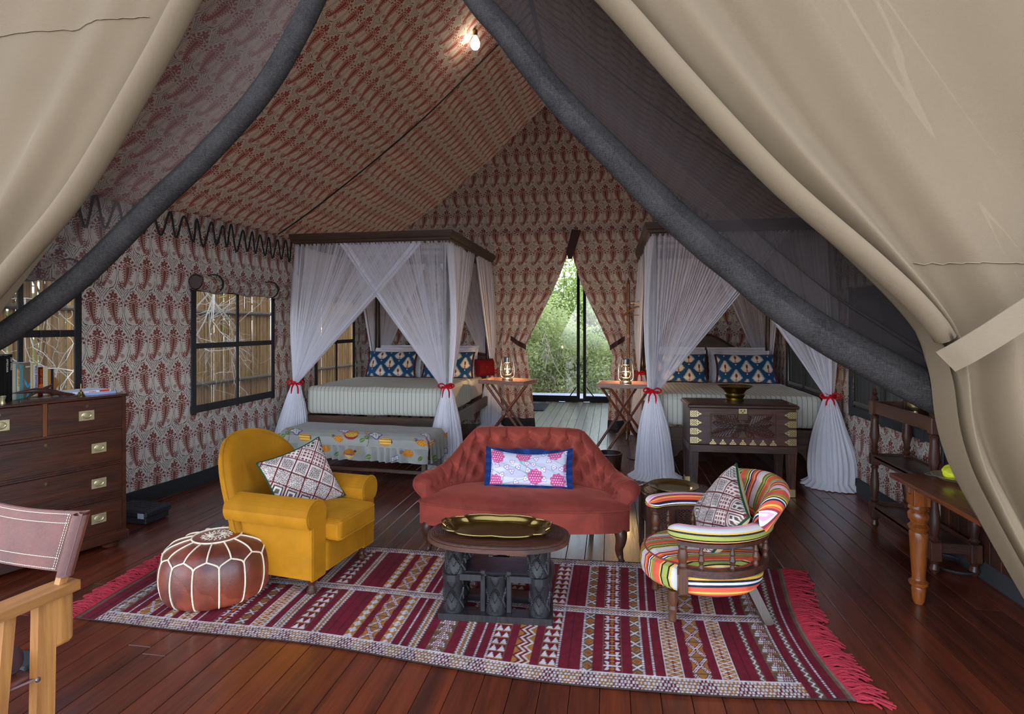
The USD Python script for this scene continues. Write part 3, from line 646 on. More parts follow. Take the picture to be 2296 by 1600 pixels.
def ikat(q):
    C = paint(q, '153f63'); P_, Q_ = .255, .235
    for off in (0, 1):
        x = ((q[:, 0]/P_+.5*off+.5) % 1-.5)*P_; y = ((q[:, 1]/Q_+.5*off+.5) % 1-.5)*Q_
        wd = np.where(y < -.02, .066*np.clip(1-(-.02-y)/.048, 0, 1)**.6, .066*np.clip(1-(y+.02)/.108, 0, 1)); fr = .006*np.sign(np.sin(y*900))
        put(C, (np.abs(x) < wd+.005+fr) & (y > -.062) & (y < .09), 'b9b1a2'); put(C, (np.abs(x) < wd-.014) & (y > -.05) & (y < .07), 'c6beb0')
        r = np.hypot(x/.014, (y-.008)/.030); put(C, r < 1, '8a4322'); put(C, r < .45, '45200f'); put(C, (np.abs(x) < .0045) & (y < -.01) & (y > -.075), '9a4a24'); put(C, (np.abs(x) < .013) & (np.abs(y+.045) < .004), '9a4a24')
        put(C, np.hypot(x, y+.088) < .008, 'c9c2b4')
    return C
def pillow(name, label, cat_, w, h, t, loc, rz, tilt, painter=None, mat='white_linen', back='white_linen', n=46, group=None, pom=False, flange=None, cord=None, droop=0.0, spin=0, pinch=.06):
    p = thing(name, label, cat_, loc, rz, group)
    f, q, b = cushion(w, h, t, n, pinch, droop=droop); M = lambda m: T(T(m, ry=spin), rx=-tilt)
    if painter is None: part(p, 'cover', M(cat(f, b)), mat, smooth=True)
    else:
        part(p, 'front_panel', M(f), mat, smooth=True, col=painter(q)); part(p, 'back_panel', M(b), back, smooth=True)
    E = trimesh.Trimesh(edge_loop(w, h, pinch, 30, droop), [[0, 1, 2]], process=False); E = M(E).vertices
    if flange: 
        d = E-E.mean(0); out = E+d/np.linalg.norm(d, axis=1)[:, None]*flange; wv = .012*np.sin(np.arange(len(E))*1.1); out[:, 1] += wv
        k = len(E); part(p, 'flange', tm(np.vstack([E, out]), [(i, (i+1) % k, k+(i+1) % k, k+i) for i in range(k)]), mat if not cord else cord, smooth=True)
    elif cord: part(p, 'piping', tube(E, .006, 6, closed=True), cord)
    if pom:
        for s in (-1, 1):
            k = np.linspace(-.95, .95, 17); mm = [T(trimesh.creation.icosphere(1, .013), (s*(w/2*(1-pinch*(1-a*a))+.012), 0, h/2*a)) for a in k]; part(p, 'pompom_trim', M(cat(mm)), 'maroon_pom', smooth=True)
    return p
simple('maroon_pom', (.05, .006, .012), .95, bump=.003, bscale=200)
for (loc, W, Ln), lab in ((LB, 'left'), (RB, 'right')):
    bx_, by_ = loc[0], loc[1]+Ln/2
    for s, nm in ((-1, 'left'), (1, 'right')):
        pillow('pillow', 'white flanged pillow leaning at the %s half of the %s headboard' % (nm, lab), 'pillow', .66, .42, .15, (bx_+s*.37, by_-.19, .955), 0, 20, flange=.035)
        pillow('pillow', 'white pillow lying behind the %s blue pillow on the %s bed' % (nm, lab), 'pillow', .66, .39, .14, (bx_+s*.38, by_-.365, .94), 0, 20, flange=.03)
        pillow('blue_pillow', 'blue ikat pillow with maroon pompoms, %s one on the %s bed' % (nm, lab), 'pillow', .68, .36, .14, (bx_+s*.40, by_-.54, .925), 0, 20, ikat, 'print_cloth', pom=True, n=110, cord='maroon_pom')
pillow('red_pillow', 'red velvet cushion standing behind the white pillows of the left bed', 'cushion', .30, .24, .17, (-1.70, 7.74, .88), 50, 8, None, 'red_velvet')

# ---------------------------------------------------------------- bed nets tied to the posts
def bow(c, out, r=.05):
    """a cord round the bundle with two loops and two tails"""
    c = np.array(c, float); o = np.array((out[0], out[1], 0), float); o /= np.linalg.norm(o); s = np.cross([0, 0, 1.0], o); a = np.linspace(0, 2*PI, 26, endpoint=False); ms = []
    for k in (-.010, .010): ms.append(tube([c+r*(o*math.cos(x)+s*math.sin(x))+np.array([0, 0, k+.008*math.sin(2*x)]) for x in a], .010, 6, closed=True))
    k0 = c+o*(r+.012)
    for q in (-1, 1):
        ms.append(tube(spline([k0, k0+s*q*.045+(0, 0, .028), k0+s*q*.085+(0, 0, .006), k0+s*q*.05+(0, 0, -.022), k0], 16), .0075, 6))
        ms.append(tube(spline([k0, k0+s*q*.03+(0, 0, -.05), k0+s*q*.035+o*.01+(0, 0, -.12)], 10), .0075, 6))
    ms.append(T(trimesh.creation.icosphere(2, .018), k0)); return cat(*ms)
def net(label, corner, sx, sy, lx, ly, zt, ztie, out, flare=.17, seed=0, foot=(0, 0)):
    cx, cy = corner; tot = lx+ly; npl = int(24*tot)
    r0 = np.random.default_rng(seed); ja = r0.uniform(.5, 1.6, npl+2); jp = np.cumsum(r0.uniform(.5, 1.5, npl+2)); jp /= jp[-1]
    def pleat(u): return np.sin(2*PI*npl*np.interp(u, np.linspace(0, 1, npl+2), jp))*np.interp(u, np.linspace(0, 1, npl+2), ja)
    def fn(u, v):
        d = u*tot; onx = d < lx; x = np.where(onx, cx+sx*(lx-d), cx); y = np.where(onx, cy, cy+sy*(d-lx)); p = pleat(u)
        nx, ny = np.where(onx, 0, -sx), np.where(onx, -sy, 0)
        tx, ty = cx+sx*.055*np.where(onx, (1-d/lx), 0)+np.where(onx, 0, -sx*.03), cy+np.where(onx, -sy*.055, sy*.05*(d-lx)/ly)
        h = v**(1.0+.35*np.clip(1-np.abs(d-lx)/.5, 0, 1)); A = .012*(1-h)+.04*h*(1-h)+.011
        bul = .05*np.sin(PI*v)*np.clip(1-np.abs(d-lx)/.5, 0, 1)
        X = x+(tx-x)*h+nx*(A*p+bul); Y = y+(ty-y)*h+ny*(A*p+bul); Z = zt+(ztie-zt)*v-.03*np.sin(PI*v)*(1-v)
        return X, Y, Z
    t = thing('bed_net', label, 'net curtain'); m, q = surf(fn, int(npl*7), 30); part(t, 'drape', m, 'net', smooth=True, uv=q)
    for u0, u1 in ((0, .045), (.955, 1)):
        mm, qq = surf(lambda u, v: tuple(np.asarray(a)+b for a, b in zip(fn(u, v), (0, -.004, 0))), 8, 30, (u0, u1)); part(t, 'hem', mm, 'net_dense', smooth=True, uv=qq)
    def low(u, v):
        a = u*2*PI*.97+math.atan2(out[1], out[0])+PI; p = pleat(u*.6)
        w = 1-(1-v)**1.6; R = .035+flare*w*(1-.25*v**4)+.016*p*(.3+.7*w)+.02*w*noise(np.stack([u*6, v*3, u*0+seed], -1))
        bl = np.clip(v-.93, 0, 1)*1.2
        return cx+foot[0]*v+np.cos(a)*(R+bl)+out[0]*.0, cy+foot[1]*v+np.sin(a)*(R+bl), np.maximum(ztie*(1-v), .006+.012*(1+p)*np.clip(v-.9, 0, 1))
    m, q = surf(low, 170, 30); part(t, 'skirt', m, 'net_dense', smooth=True, uv=q)
    part(t, 'tie_cord', bow((cx, cy, ztie), out), 'red_cord', smooth=True, label='red cord bow')
    return t
(lx_, ly_, _), W, Ln = LB; zt = 2.345
net('white bed net tied at the front left post of the left bed', (lx_-W/2-.03, ly_-Ln/2-.05), 1, 1, 1.46, .9, zt, .83, (.3, -1), .17, 1, (-.05, -.06))
net('white bed net tied at the front right post of the left bed', (lx_+W/2+.03, ly_-Ln/2-.05), -1, 1, 1.22, 1.25, zt, .82, (.1, -1), .15, 2, (.02, -.12))
net('white bed net tied at the rear left post of the left bed', (lx_-W/2+.0, ly_+Ln/2-.02), 1, -1, .75, .7, zt, .86, (.2, -1), .12, 3)
net('white bed net tied at the rear right post of the left bed', (lx_+W/2+.04, ly_+Ln/2-.02), -1, -1, .75, .85, zt, .80, (.6, -1), .12, 4)
(lx_, ly_, _), W, Ln = RB
net('white bed net tied at the front left post of the right bed', (lx_-W/2-.02, ly_-Ln/2-.05), 1, 1, 1.25, 1.1, zt, .82, (-.1, -1), .16, 5, (.02, -.10))
net('white bed net tied at the front right post of the right bed', (lx_+W/2-.02, ly_-Ln/2-.05), -1, 1, 1.05, .9, zt, .80, (-.2, -1), .19, 6, (-.02, -.14))
net('white bed net tied at the rear left post of the right bed', (lx_-W/2-.02, ly_+Ln/2-.02), 1, -1, .7, .8, zt, .82, (-.5, -1), .12, 7)
net('white bed net tied at the rear right post of the right bed', (lx_+W/2-.02, ly_+Ln/2-.02), -1, -1, .7, .7, zt, .86, (-.2, -1), .12, 8)
# ---------------------------------------------------------------- kilim rug
def vnoise(q, k, s=0): return noise(np.stack([q[:, 0]*k, q[:, 1]*k, q[:, 0]*0+s], -1))
MR, WH, GO, GB, DK = '5a0c1c', 'aaa2a2', '8a5824', '54402f', '3a0812'
SEQ = [('b', 35)]
def S(*a):
    for x in a: SEQ.append(x)
S(('M', 50), ('l', 12), ('M', 40), ('z', 34), ('M', 50), ('l', 14), ('t', 100), ('M', 52), ('z', 28), ('M', 46), ('l', 10), ('M', 44), ('l', 10), ('x', 88), ('M', 46), ('X', 98), ('M', 48), ('x', 92), ('l', 10), ('M', 46), ('l', 10), ('M', 46), ('l', 10),
  ('c', 56), ('M', 50), ('h', 110), ('M', 52), ('c', 56), ('l', 10), ('M', 58), ('l', 10), ('M', 52), ('l', 10), ('T', 96), ('M', 52), ('Z', 96), ('M', 52), ('T', 96), ('l', 10), ('M', 48), ('l', 10), ('M', 56), ('w', 62), ('M', 56), ('t', 116), ('M', 50), ('w', 60),
  ('M', 46), ('l', 10), ('M', 50), ('l', 10), ('d', 60), ('M', 44), ('X', 92), ('M', 44), ('d', 60), ('M', 44), ('l', 10), ('M', 50), ('l', 10), ('M', 44), ('w', 56), ('M', 50), ('T', 90), ('M', 50), ('w', 56), ('l', 10), ('M', 50), ('l', 10),
  ('x', 88), ('M', 48), ('c', 60), ('M', 48), ('h', 100), ('M', 48), ('l', 10), ('M', 40), ('l', 10), ('M', 46), ('x', 90), ('M', 46), ('d', 60), ('M', 46), ('l', 10), ('M', 46), ('l', 10), ('X', 92), ('M', 46), ('l', 10), ('M', 44), ('t', 90), ('l', 10), ('M', 46), ('l', 12), ('M', 60), ('b', 30))
def rug_colors(u, v, Lx, Ly):
    """u from the right end, v from the front edge, metres"""
    q = np.stack([u, v], 1); C = paint(q, MR); n = vnoise(q, 60)*.12+vnoise(q, 9, 3)*.10
    tot = sum(w for _, w in SEQ); k = Lx/tot; x0 = 0
    cut = np.where(v > Ly*.52, v+.03, v)
    for i, (ty, w) in enumerate(SEQ):
        W = w*k; m = (u >= x0) & (u < x0+W); x = (u[m]-x0)/W-.5; y = cut[m]+.013*i; c = C[m]
        def tri(a, p): return np.abs(((a/p) % 1)-.5)*2
        s = W
        if ty == 'b': put(c, x < 9, GB)
        elif ty == 'l': put(c, x < 9, DK); put(c, (np.abs(np.abs(x)-.26) < .2) & (np.sin(y*900) > -.5), WH)
        elif ty == 'z': put(c, x < 9, GB); put(c, np.abs(x-(tri(y, .034)-.5)*.62) < .17, WH)
        elif ty == 'w': put(c, x < 9, GB); put(c, np.abs(x-(tri(y, .022)-.5)*.2-.26) < .09, WH); put(c, np.abs(x-(tri(y, .022)-.5)*.2+.26) < .09, WH); put(c, np.abs(x-(tri(y, .022)-.5)*.2) < .09, GO)
        elif ty == 'Z':
            put(c, x < 9, GO)
            for o, col in ((-.32, WH), (-.13, MR), (.06, WH), (.25, MR)): put(c, np.abs(x-o-.05-(tri(y, .07)-.5)*.42) < .075, col)
        elif ty == 't':
            put(c, x < 9, GB); p = .066; f = (y/p) % 1; row = np.floor(f*4); put(c, (np.abs(x) < .42-.10*row) & (f < .98) & (((x*8+.5*row) % 1) < .62) & ((f*4 % 1) > .25), WH); put(c, (np.abs(x) < .42-.10*row) & (((x*8+.5*row) % 1) >= .62), MR); put(c, f > .94, GO)
        elif ty == 'T':
            put(c, x < 9, MR); p = .056; f = (y/p) % 1; put(c, f > .86, GO); xx = (x+.5)*2 % 1-.5
            put(c, (np.abs(xx) < .46*(1-f/.8)) & (f < .8), WH); put(c, (np.abs(x) > .47), GB)
        elif ty == 'x':
            put(c, x < 9, GO); p = .055
            for o in (0, .5):
                put(c, np.abs(x-(tri(y+o*p, p)-.5)*.9) < .085, WH)
            put(c, (np.abs(x) > .43), WH); put(c, (np.abs(x) < .06) & (np.abs(tri(y, p*.5)-.5) < .25), MR)
        elif ty == 'X':
            put(c, x < 9, GO); p = .115; f = ((y/p) % 1-.5)*2; a = np.abs(np.abs(x*2)-np.abs(f)); put(c, a < .32, MR); put(c, a < .20, WH); put(c, a < .05, MR); put(c, (np.abs(f) > .93), GB); put(c, (np.abs(x) > .44) & (np.abs(f) < .4), MR)
        elif ty == 'c':
            p = .088; f = ((y/p) % 1-.5)*2; put(c, x < 9, GB); h = f < 0; a = np.abs(np.abs(x*2)-np.abs((f+.5)*2)); put(c, h & (a < .24), WH)
            d = np.abs(x*2)+np.abs((f-.5)*2); put(c, ~h & (d < 1), GO); put(c, ~h & (d < .62), MR); put(c, ~h & (d < .4), GO); put(c, ~h & (d < .16), MR)
        elif ty == 'd': 
            p = .058; f = ((y/p) % 1-.5)*2; d = np.abs(x*2.1)+np.abs(f); put(c, x < 9, GO); put(c, d < .95, WH); put(c, (d < .75) & (np.sin(d*40) > .2), '7d7a7e')
        elif ty == 'h':
            p = .075; f = ((y/p) % 1-.5)*2; put(c, x < 9, MR); ax = np.abs(x); put(c, (np.abs(f) < .10), WH); put(c, (np.abs(ax-.18-.22*np.abs(f)) < .05) & (np.abs(f) < .75), WH); put(c, (np.abs(ax-.30) < .10) & (np.abs(np.abs(f)-.70) < .09), WH); put(c, (np.abs(ax-.22) < .035) & (np.abs(np.abs(f)-.55) < .2), WH); put(c, (ax < .07+.05*np.sin(f*9)) & (np.abs(f) > .25), GO); put(c, ax > .46, GB)
        C[m] = c; x0 += W
    def check(m, y, h):
        c = C[m]; uu = u[m]; r = np.floor(y[m]/h*5); put(c, y[m] > -9, GB); t = ((uu/.016+.5*r) % 1); big = ((uu/.16) % 1-.5)*2
        put(c, t < .55, WH); put(c, (t >= .55) & (np.abs(big) < .75-.12*r), MR); put(c, (t >= .55) & (np.abs(big) >= .75-.12*r), GO); put(c, ((y[m]/h*5) % 1) < .22, GB); C[m] = c
    e = (u > .17) & (u < Lx-.12)
    check(e & (v < .10), v, .10); check(e & (v > Ly-.07), v-Ly+.07, .07); check(e & (np.abs(v-Ly*.50) < .026), v-Ly*.50+.026, .052)
    for a in (.10, Ly*.50-.028, Ly*.50+.028, Ly-.072): C[e & (np.abs(v-a) < .004)] = L(WH)
    C[v < .012] = L('3c332c'); C[v > Ly-.01] = L('3c332c'); C[u < .012] = L('6a5a50')
    return np.clip(C*(1+n[:, None]*1.6), 0, 1)
FL, FR_, BR_, BL = np.array([-2.62, 2.46]), np.array([.93, 2.44]), np.array([.97, 3.68]), np.array([-2.70, 3.56])
def rugxy(a, b):
    """a 0..1 from left, b 0..1 from front"""
    p = FL*((1-a)*(1-b))[..., None]+FR_*(a*(1-b))[..., None]+BR_*(a*b)[..., None]+BL*((1-a)*b)[..., None]
    y = p[..., 1]-.11*np.exp(-((a-.70)/.24)**2)*(1-b)-.03*(1-b)*np.sin(a*9)**2*.5+.02*np.sin(a*5)*b-.05*np.sin(PI*a)*b
    x = p[..., 0]-.05*a**8*np.sin(b*PI*1.2)
    return x, y, .005+.0035*(1+noise(np.stack([a*9, b*4, a*0], -1)))
m, q = surf(rugxy, 760, 270)
Lx, Ly = 3.6, 1.2
rug = thing('kilim_rug', 'maroon striped kilim rug with white woven motifs and red fringes', 'rug')
part(rug, 'weave', m, 'rug_cloth', smooth=True, col=rug_colors((1-q[:, 0])*Lx, q[:, 1]*Ly, Lx, Ly))
simple('fringe_red', '8e1626', .9, var=.35)
def fringe(a, sgn, n, ln):
    ms = []
    for i in range(n):
        b = (i+.5*rg.random())/n; x, y, z = [float(k) for k in rugxy(np.array(a), np.array(b))]; l = ln*(.55+.6*rg.random()); d = rg.uniform(-.45, .25)
        P = [(x, y, z), (x+sgn*l*.35, y+d*l*.3+rg.uniform(-.01, .01), .012+.008*rg.random()), (x+sgn*l*.7, y+d*l*.7+rg.uniform(-.015, .015), .008+.012*rg.random()), (x+sgn*l, y+d*l+rg.uniform(-.02, .02), .004)]
        ms.append(tube(spline(P, 8), .0036, 4))
    return cat(ms)
part(rug, 'fringe', fringe(1, 1, 290, .13), 'fringe_red', kind='stuff'); part(rug, 'fringe', fringe(0, -1, 260, .13), 'fringe_red', kind='stuff')

# ---------------------------------------------------------------- leather pouf
pf = thing('leather_pouf', 'round brown leather pouf with cream stitching beside the yellow armchair', 'pouf', (-2.105, 2.83, .008))
PR = spline([(.21, 0), (.255, .022), (.276, .08), (.280, .15), (.266, .222), (.228, .272), (.16, .297), (.085, .307), (0, .309)], 60); NP = 14
def pouf_at(th, s, off=0.0):
    f = np.linspace(0, 1, 60); r = np.interp(s, f, PR[:, 0]); z = np.interp(s, f, PR[:, 1])
    puck = -.008*np.exp(-(((th*NP/(2*PI)) % 1-.5)/.5)**2*0)*np.abs(np.cos(th*NP/2))**14*np.clip(1.2-s*1.6, 0, 1)
    r = r+puck+off*.8; return np.stack([r*np.cos(th), r*np.sin(th), z+off*.7*(s > .5)], -1)
m, q = surf(lambda u, v: tuple(np.moveaxis(pouf_at(u, v), -1, 0)), 141, 60, (0, 2*PI), (0, 1)); m.merge_vertices(); part(pf, 'cover', m, 'pouf_leather', smooth=True)
part(pf, 'underside', T(lathe([(0, 0), (.2, 0), (.2, .004), (0, .004)], 28), (0, 0, .001)), 'pouf_leather')
S1, S2, S3 = .50, .57, .82; dth = 2*PI/NP
for k in range(NP):
    a = k*dth; part(pf, 'side_seam', tube(pouf_at(np.full(24, a), np.linspace(.02, S1, 24), .003), .0042, 6), 'pale_thread')
    for s in (-1, 1): 
        t = np.linspace(0, 1, 10); part(pf, 'arch_seam', tube(pouf_at(a+s*dth/2*t, S1+(S2-S1)*t**.6, .003), .0042, 6), 'pale_thread')
    part(pf, 'top_seam', tube(pouf_at(np.full(14, a+dth/2), np.linspace(S2, S3, 14), .003), .0042, 6), 'pale_thread')
t = np.linspace(0, 2*PI, 60, endpoint=False); part(pf, 'medallion_ring', tube(pouf_at(t, np.full(60, S3), .004), .0045, 6, closed=True), 'pale_thread')
ms = []
for k in range(18):
    a = k*2*PI/18
    for r0, r1, w in ((.02, .052, .12), (.056, .078, .09)):
        ms.append(tube([((r0+(r1-r0)*x)*math.cos(a+w*math.sin(x*6)), (r0+(r1-r0)*x)*math.sin(a+w*math.sin(x*6)), .311-(r0+(r1-r0)*x)*.03) for x in np.linspace(0, 1, 6)], .0022, 5))
part(pf, 'medallion_stitching', cat(ms), 'pale_thread')

# ---------------------------------------------------------------- yellow armchair
ac = thing('armchair', 'mustard yellow velvet armchair with rolled arms', 'armchair', (-1.496, 3.134, .006), 82); YV = 'yellow_velvet'
def softbox(x0, x1, y0, y1, z0, z1, r, amp=.004, sub=.05, crown=0.0):
    m = rbox(x1-x0, y1-y0, z1-z0, min(r, (x1-x0)/2-.001, (y1-y0)/2-.001, (z1-z0)/2-.001), ((x0+x1)/2, (y0+y1)/2, (z0+z1)/2)); m = m.subdivide_to_size(sub, max_iter=7); v = m.vertices
    u, w = (v[:, 0]-(x0+x1)/2)/((x1-x0)/2), (v[:, 1]-(y0+y1)/2)/((y1-y0)/2); up = v[:, 2] > (z0+z1)/2
    v[:, 2] += crown*up*np.clip(1-u*u, 0, 1)*np.clip(1-w*w, 0, 1); m.vertices = v+amp*np.stack([noise(v*9), noise(v*9+7), noise(v*8+3)], -1); return m
part(ac, 'base', softbox(-.20, .20, .0, .55, .10, .27, .03), YV, smooth=True)
part(ac, 'seat_cushion', softbox(-.188, .188, -.075, .44, .268, .385, .028, crown=.03), YV, smooth=True)
lp = np.array([(-.218, -.075), (.218, -.075)])
for z in (.283, .372): part(ac, 'cushion_piping', tube([(-.182, .0, z), (-.182, -.06, z), (-.165, -.073, z), (.165, -.073, z), (.182, -.06, z), (.182, .0, z)], .005, 6), YV)
for s in (-1, 1):
    pr = [(0, .095), (.115, .095), (.115, .37)]+[(.075+.083*math.cos(a), .43+.083*math.sin(a)) for a in np.linspace(-.75, PI+.15, 20)]+[(0, .36)]
    pg = sg.Polygon(pr).buffer(-.006).buffer(.006)
    m = T(ext([(s*(.19+x), z) for x, z in pg.exterior.coords[:-1]], .54), rx=90).apply_translation((0, .56, 0)); m = m.subdivide_to_size(.09, max_iter=6); part(ac, 'arm', m, YV, smooth=35)
    part(ac, 'arm_facing', T(ext([(s*(.19+x), z) for x, z in pg.buffer(-.007).exterior.coords[:-1]], .014), rx=90).apply_translation((0, .024, 0)), YV, smooth=25)
    part(ac, 'arm_piping', tube([(s*(.19+x), .018, z) for x, z in pg.exterior.coords[:-1]], .0055, 6, closed=True), YV)
def bout(th):
    c, s_ = np.cos(th), np.sin(th); up = s_ > 0
    x = .325*np.sign(c)*np.abs(c)**(2/2.6); z = np.where(up, .47+.33*np.abs(s_)**(2/2.3), .47-.38*np.abs(s_)**(2/6)); x = np.where(up, x, .30*np.sign(c)*np.abs(c)**(2/6)+.035*np.sign(c)*(1-np.abs(s_))**2); return x, z
def backside(sd):
    def fn(r, th):
        bx0, bz = bout(th); x, z = bx0*r, .47+(bz-.47)*r; y = .60+.30*(z-.3)-.34*x*x/.33-(.0 if sd > 0 else .0)
        th_ = .075*np.clip(1-r**5, 0, 1)**.45; return x, y+(th_*.9 if sd > 0 else -th_), z
    m, _ = surf(fn, 22, 90, (0, 1), (0, 2*PI))
    if sd < 0: m.faces = m.faces[:, ::-1]
    return m
part(ac, 'backrest', backside(-1), YV, smooth=True); part(ac, 'back_cover', backside(1), YV, smooth=True)
th = np.linspace(-.35, PI+.35, 60); xb, zb = bout(th); part(ac, 'back_piping', tube(np.stack([xb, .60+.30*(zb-.3)-.34*xb*xb/.33, zb], -1), .0055, 6), YV)
for s in (-1, 1):
    part(ac, 'leg', T(turned([(.030, .10), (.034, .09), (.030, .075), (.016, .055), (.018, .04), (.026, .030), (.027, .018), (.019, .004), (.016, 0)][::-1]), (s*.245, .06, -.004)), 'dark_wood_z')
    part(ac, 'leg', bar((s*.24, .50, .11), (s*.25, .56, .0), .034, b if False else .034), 'dark_wood_z')
    
def kilim(q):
    C = paint(q, 'b5a8a0'); c = .085; a, b = (q[:, 0]+q[:, 1])/1.414, (q[:, 1]-q[:, 0])/1.414; i, j = np.floor(a/c), np.floor(b/c); fa, fb = (a/c) % 1-.5, (b/c) % 1-.5; k = (i*3+j*5) % 5; r = np.maximum(np.abs(fa), np.abs(fb))
    m0 = (k == 0); put(C, m0 & (r < .36) & (np.sin(fa*40)*np.sin(fb*40) > 0), '3c2c2a')
    m1 = (k == 1); put(C, m1 & (np.abs(r-.34) < .04), '5a4038'); put(C, m1 & (r < .24) & ((np.abs(fa) > .05) & (np.abs(fb) > .05)), '44362e')
    m2 = (k == 2); put(C, m2 & (np.sin((fa+.3*np.sin(fb*14))*46) > .35), '4e3a38')
    m3 = (k == 3); put(C, m3 & (((fa*4) % 1 > .38) & ((fb*4) % 1 > .38)) & (r < .42), '6a3030')
    m4 = (k == 4); put(C, m4 & (np.abs(r-.3) < .05), '2e2a26'); put(C, m4 & (r < .14), '4a4436'); put(C, m4 & (np.sin(fb*60) > .5) & (r > .36), '5a2a2a')
    put(C, r > .455, '521a1c'); wv = ((q[:, 0]*260).astype(int)+(q[:, 1]*260).astype(int)) % 2; C *= (.86+.2*wv)[:, None]*(1+.15*vnoise(q, 30)[:, None]); return np.clip(C, 0, 1)
velvet('green_velvet', '143a20', .3, '306a40')
pillow('kilim_cushion', 'cream and maroon kilim cushion propped in the yellow armchair', 'cushion', .39, .39, .13, (-1.80, 3.17, .54), 48, 24, kilim, 'pillow_cloth', 'beige_linen', n=110, cord='green_velvet', spin=-16, pinch=.10)

# ---------------------------------------------------------------- coral sofa
sf = thing('sofa', 'coral velvet button-back sofa with curved arms and dark cabriole legs', 'sofa', (-.55, 3.60, 0), 2.8); RV = 'rust_velvet'
def seat_y(x): return -.135*np.sqrt(np.clip(1-(x/.67)**2, 0, 1))+.03
xs_ = .665*np.sin(np.linspace(-PI/2, PI/2, 70)); fr_ = [(x, seat_y(x)) for x in xs_]; bk = [(x, .12+.36*math.sqrt(max(0, 1-(x/.665)**2))) for x in xs_[::-1]]
pl = sg.Polygon(fr_+bk).buffer(0)
part(sf, 'seat_rail', ext(pl, .135, .185), RV, smooth=35)
def seat_top(r, th):
    c = np.array(pl.exterior.coords); cx_, cy_ = 0, .18; an = np.arctan2(c[:, 1]-cy_, c[:, 0]-cx_); rr = np.hypot(c[:, 0]-cx_, c[:, 1]-cy_); o = np.argsort(an); R = np.interp(th, an[o], rr[o], period=2*PI)*1.008
    x, y = R*r*np.cos(th), cy_+R*r*np.sin(th); z = .320+.058*np.clip(1-r**4, 0, 1)**.6; return x, y, z+.004*noise(np.stack([x*9, y*9, x*0], -1))
m, _ = surf(seat_top, 22, 140, (0, 1), (-PI, PI)); part(sf, 'seat', m, RV, smooth=True)
c = np.array(pl.buffer(.006).simplify(.0005).exterior.coords)[:-1]; part(sf, 'piping', tube(np.c_[c, np.full(len(c), .322)], .006, 6, closed=True), RV)
def sofa_path(s):
    """plan of the back: s -1..1 from the left arm's front round to the right's"""
    ph = s*PI*.545; x = .61*np.sign(np.sin(ph))*np.abs(np.sin(ph))**.85; y = .115+.36*np.sign(np.cos(ph))*np.abs(np.cos(ph))**.9; return x, y
def sofa_h(s):
    x = np.abs(sofa_path(s)[0]); k = np.clip((x-.33)/.27, 0, 1); k = k*k*(3-2*k); return .73-.255*k
SB = [(c_, r) for c_, r in ()]
nb_ = 13
def buttons():
    out = []
    for i in range(-6, 7): out.append((i*.145, .60 if True else 0))
    return out
def sofa_back(s, v):
    x0, y0 = sofa_path(s); e = 1e-3; xa, ya = sofa_path(s+e); xb, yb = sofa_path(s-e); tx, ty = xa-xb, ya-yb; l = np.hypot(tx, ty); tx, ty = tx/l, ty/l; nx, ny = -ty*-1, tx*-1  # inward
    nx, ny = ty, -tx
    Ht = sofa_h(s); arm = np.clip((np.abs(s)-.62)/.3, 0, 1); ak = np.clip((np.abs(s)-.70)/.16, 0, 1); zb = .30+0*ak
    # section: inner face v 0..0.5, roll 0.5..0.72, outer face 0.72..1
    hh = Ht-zb; rr = .055+.022*arm
    a = np.clip(v/.5, 0, 1); zi = zb+(hh-rr)*a; oi = .045+.018*np.sin(a*PI)-.02*a
    b = np.clip((v-.5)/.24, 0, 1)*PI; zr = Ht-rr+rr*np.sin(b); orr = (.025-rr)+rr*np.cos(b)
    c_ = np.clip((v-.74)/.26, 0, 1); zo = (Ht-rr)+(zb-.12*(1-ak)+.01*ak-(Ht-rr))*c_; oo = .025-2*rr+.05*c_*(1-ak)+ak*(.9*rr*c_**2+.02*c_)
    z = np.where(v < .5, zi, np.where(v < .74, zr, zo)); o = np.where(v < .5, oi, np.where(v < .74, orr, oo))
    arc = s*1.02; p = .118; zrow = [.645, .545, .45]
    Hrel = Ht-.73
    dep = 0*s
    for k, zr_ in enumerate(zrow):
        zz = zr_+Hrel*(1.0 if k == 0 else .75); f = ((arc/p+.5*(k % 2)+.5) % 1-.5)*p; d2 = (f/.030)**2+((z-zz)/.034)**2; dep = dep+.046*np.exp(-d2)
        if k == 0: dep = dep+(.030*np.exp(-(f/.0075)**2)-.010*np.abs(np.sin(PI*f/p)))*np.clip((z-zz)/.03, 0, 1)
        else: 
            g_ = ((arc/p+.5*((k-1) % 2)+.5) % 1-.5)*p
    f2 = ((arc/p+.5) % 1-.5)*p; dep = dep+.020*np.exp(-(f2/.009)**2)*np.clip((.62+Hrel-z)/.05, 0, 1)*(arm > .1)
    dep = dep*np.where(v < .5, 1, np.clip(1.15-(v-.5)/.20, 0, 1)*.75)*np.clip((z-.36)/.05, 0, 1)
    o = o-dep+.006*noise(np.stack([s*9, v*6, s*0], -1))
    end = np.clip((np.abs(s)-.91)/.09, 0, 1); sh = np.sqrt(np.clip(1-end**2, 0, 1)); zc = (zb+Ht)/2+.03
    o = -.03+(o+.03)*sh; z = np.where(z < zc, z, zc+(z-zc)*sh**.7)
    return x0+nx*o, y0+ny*o, z
m, q = surf(sofa_back, 420, 80, (-1, 1), (0, 1)); part(sf, 'backrest', m, RV, smooth=True)
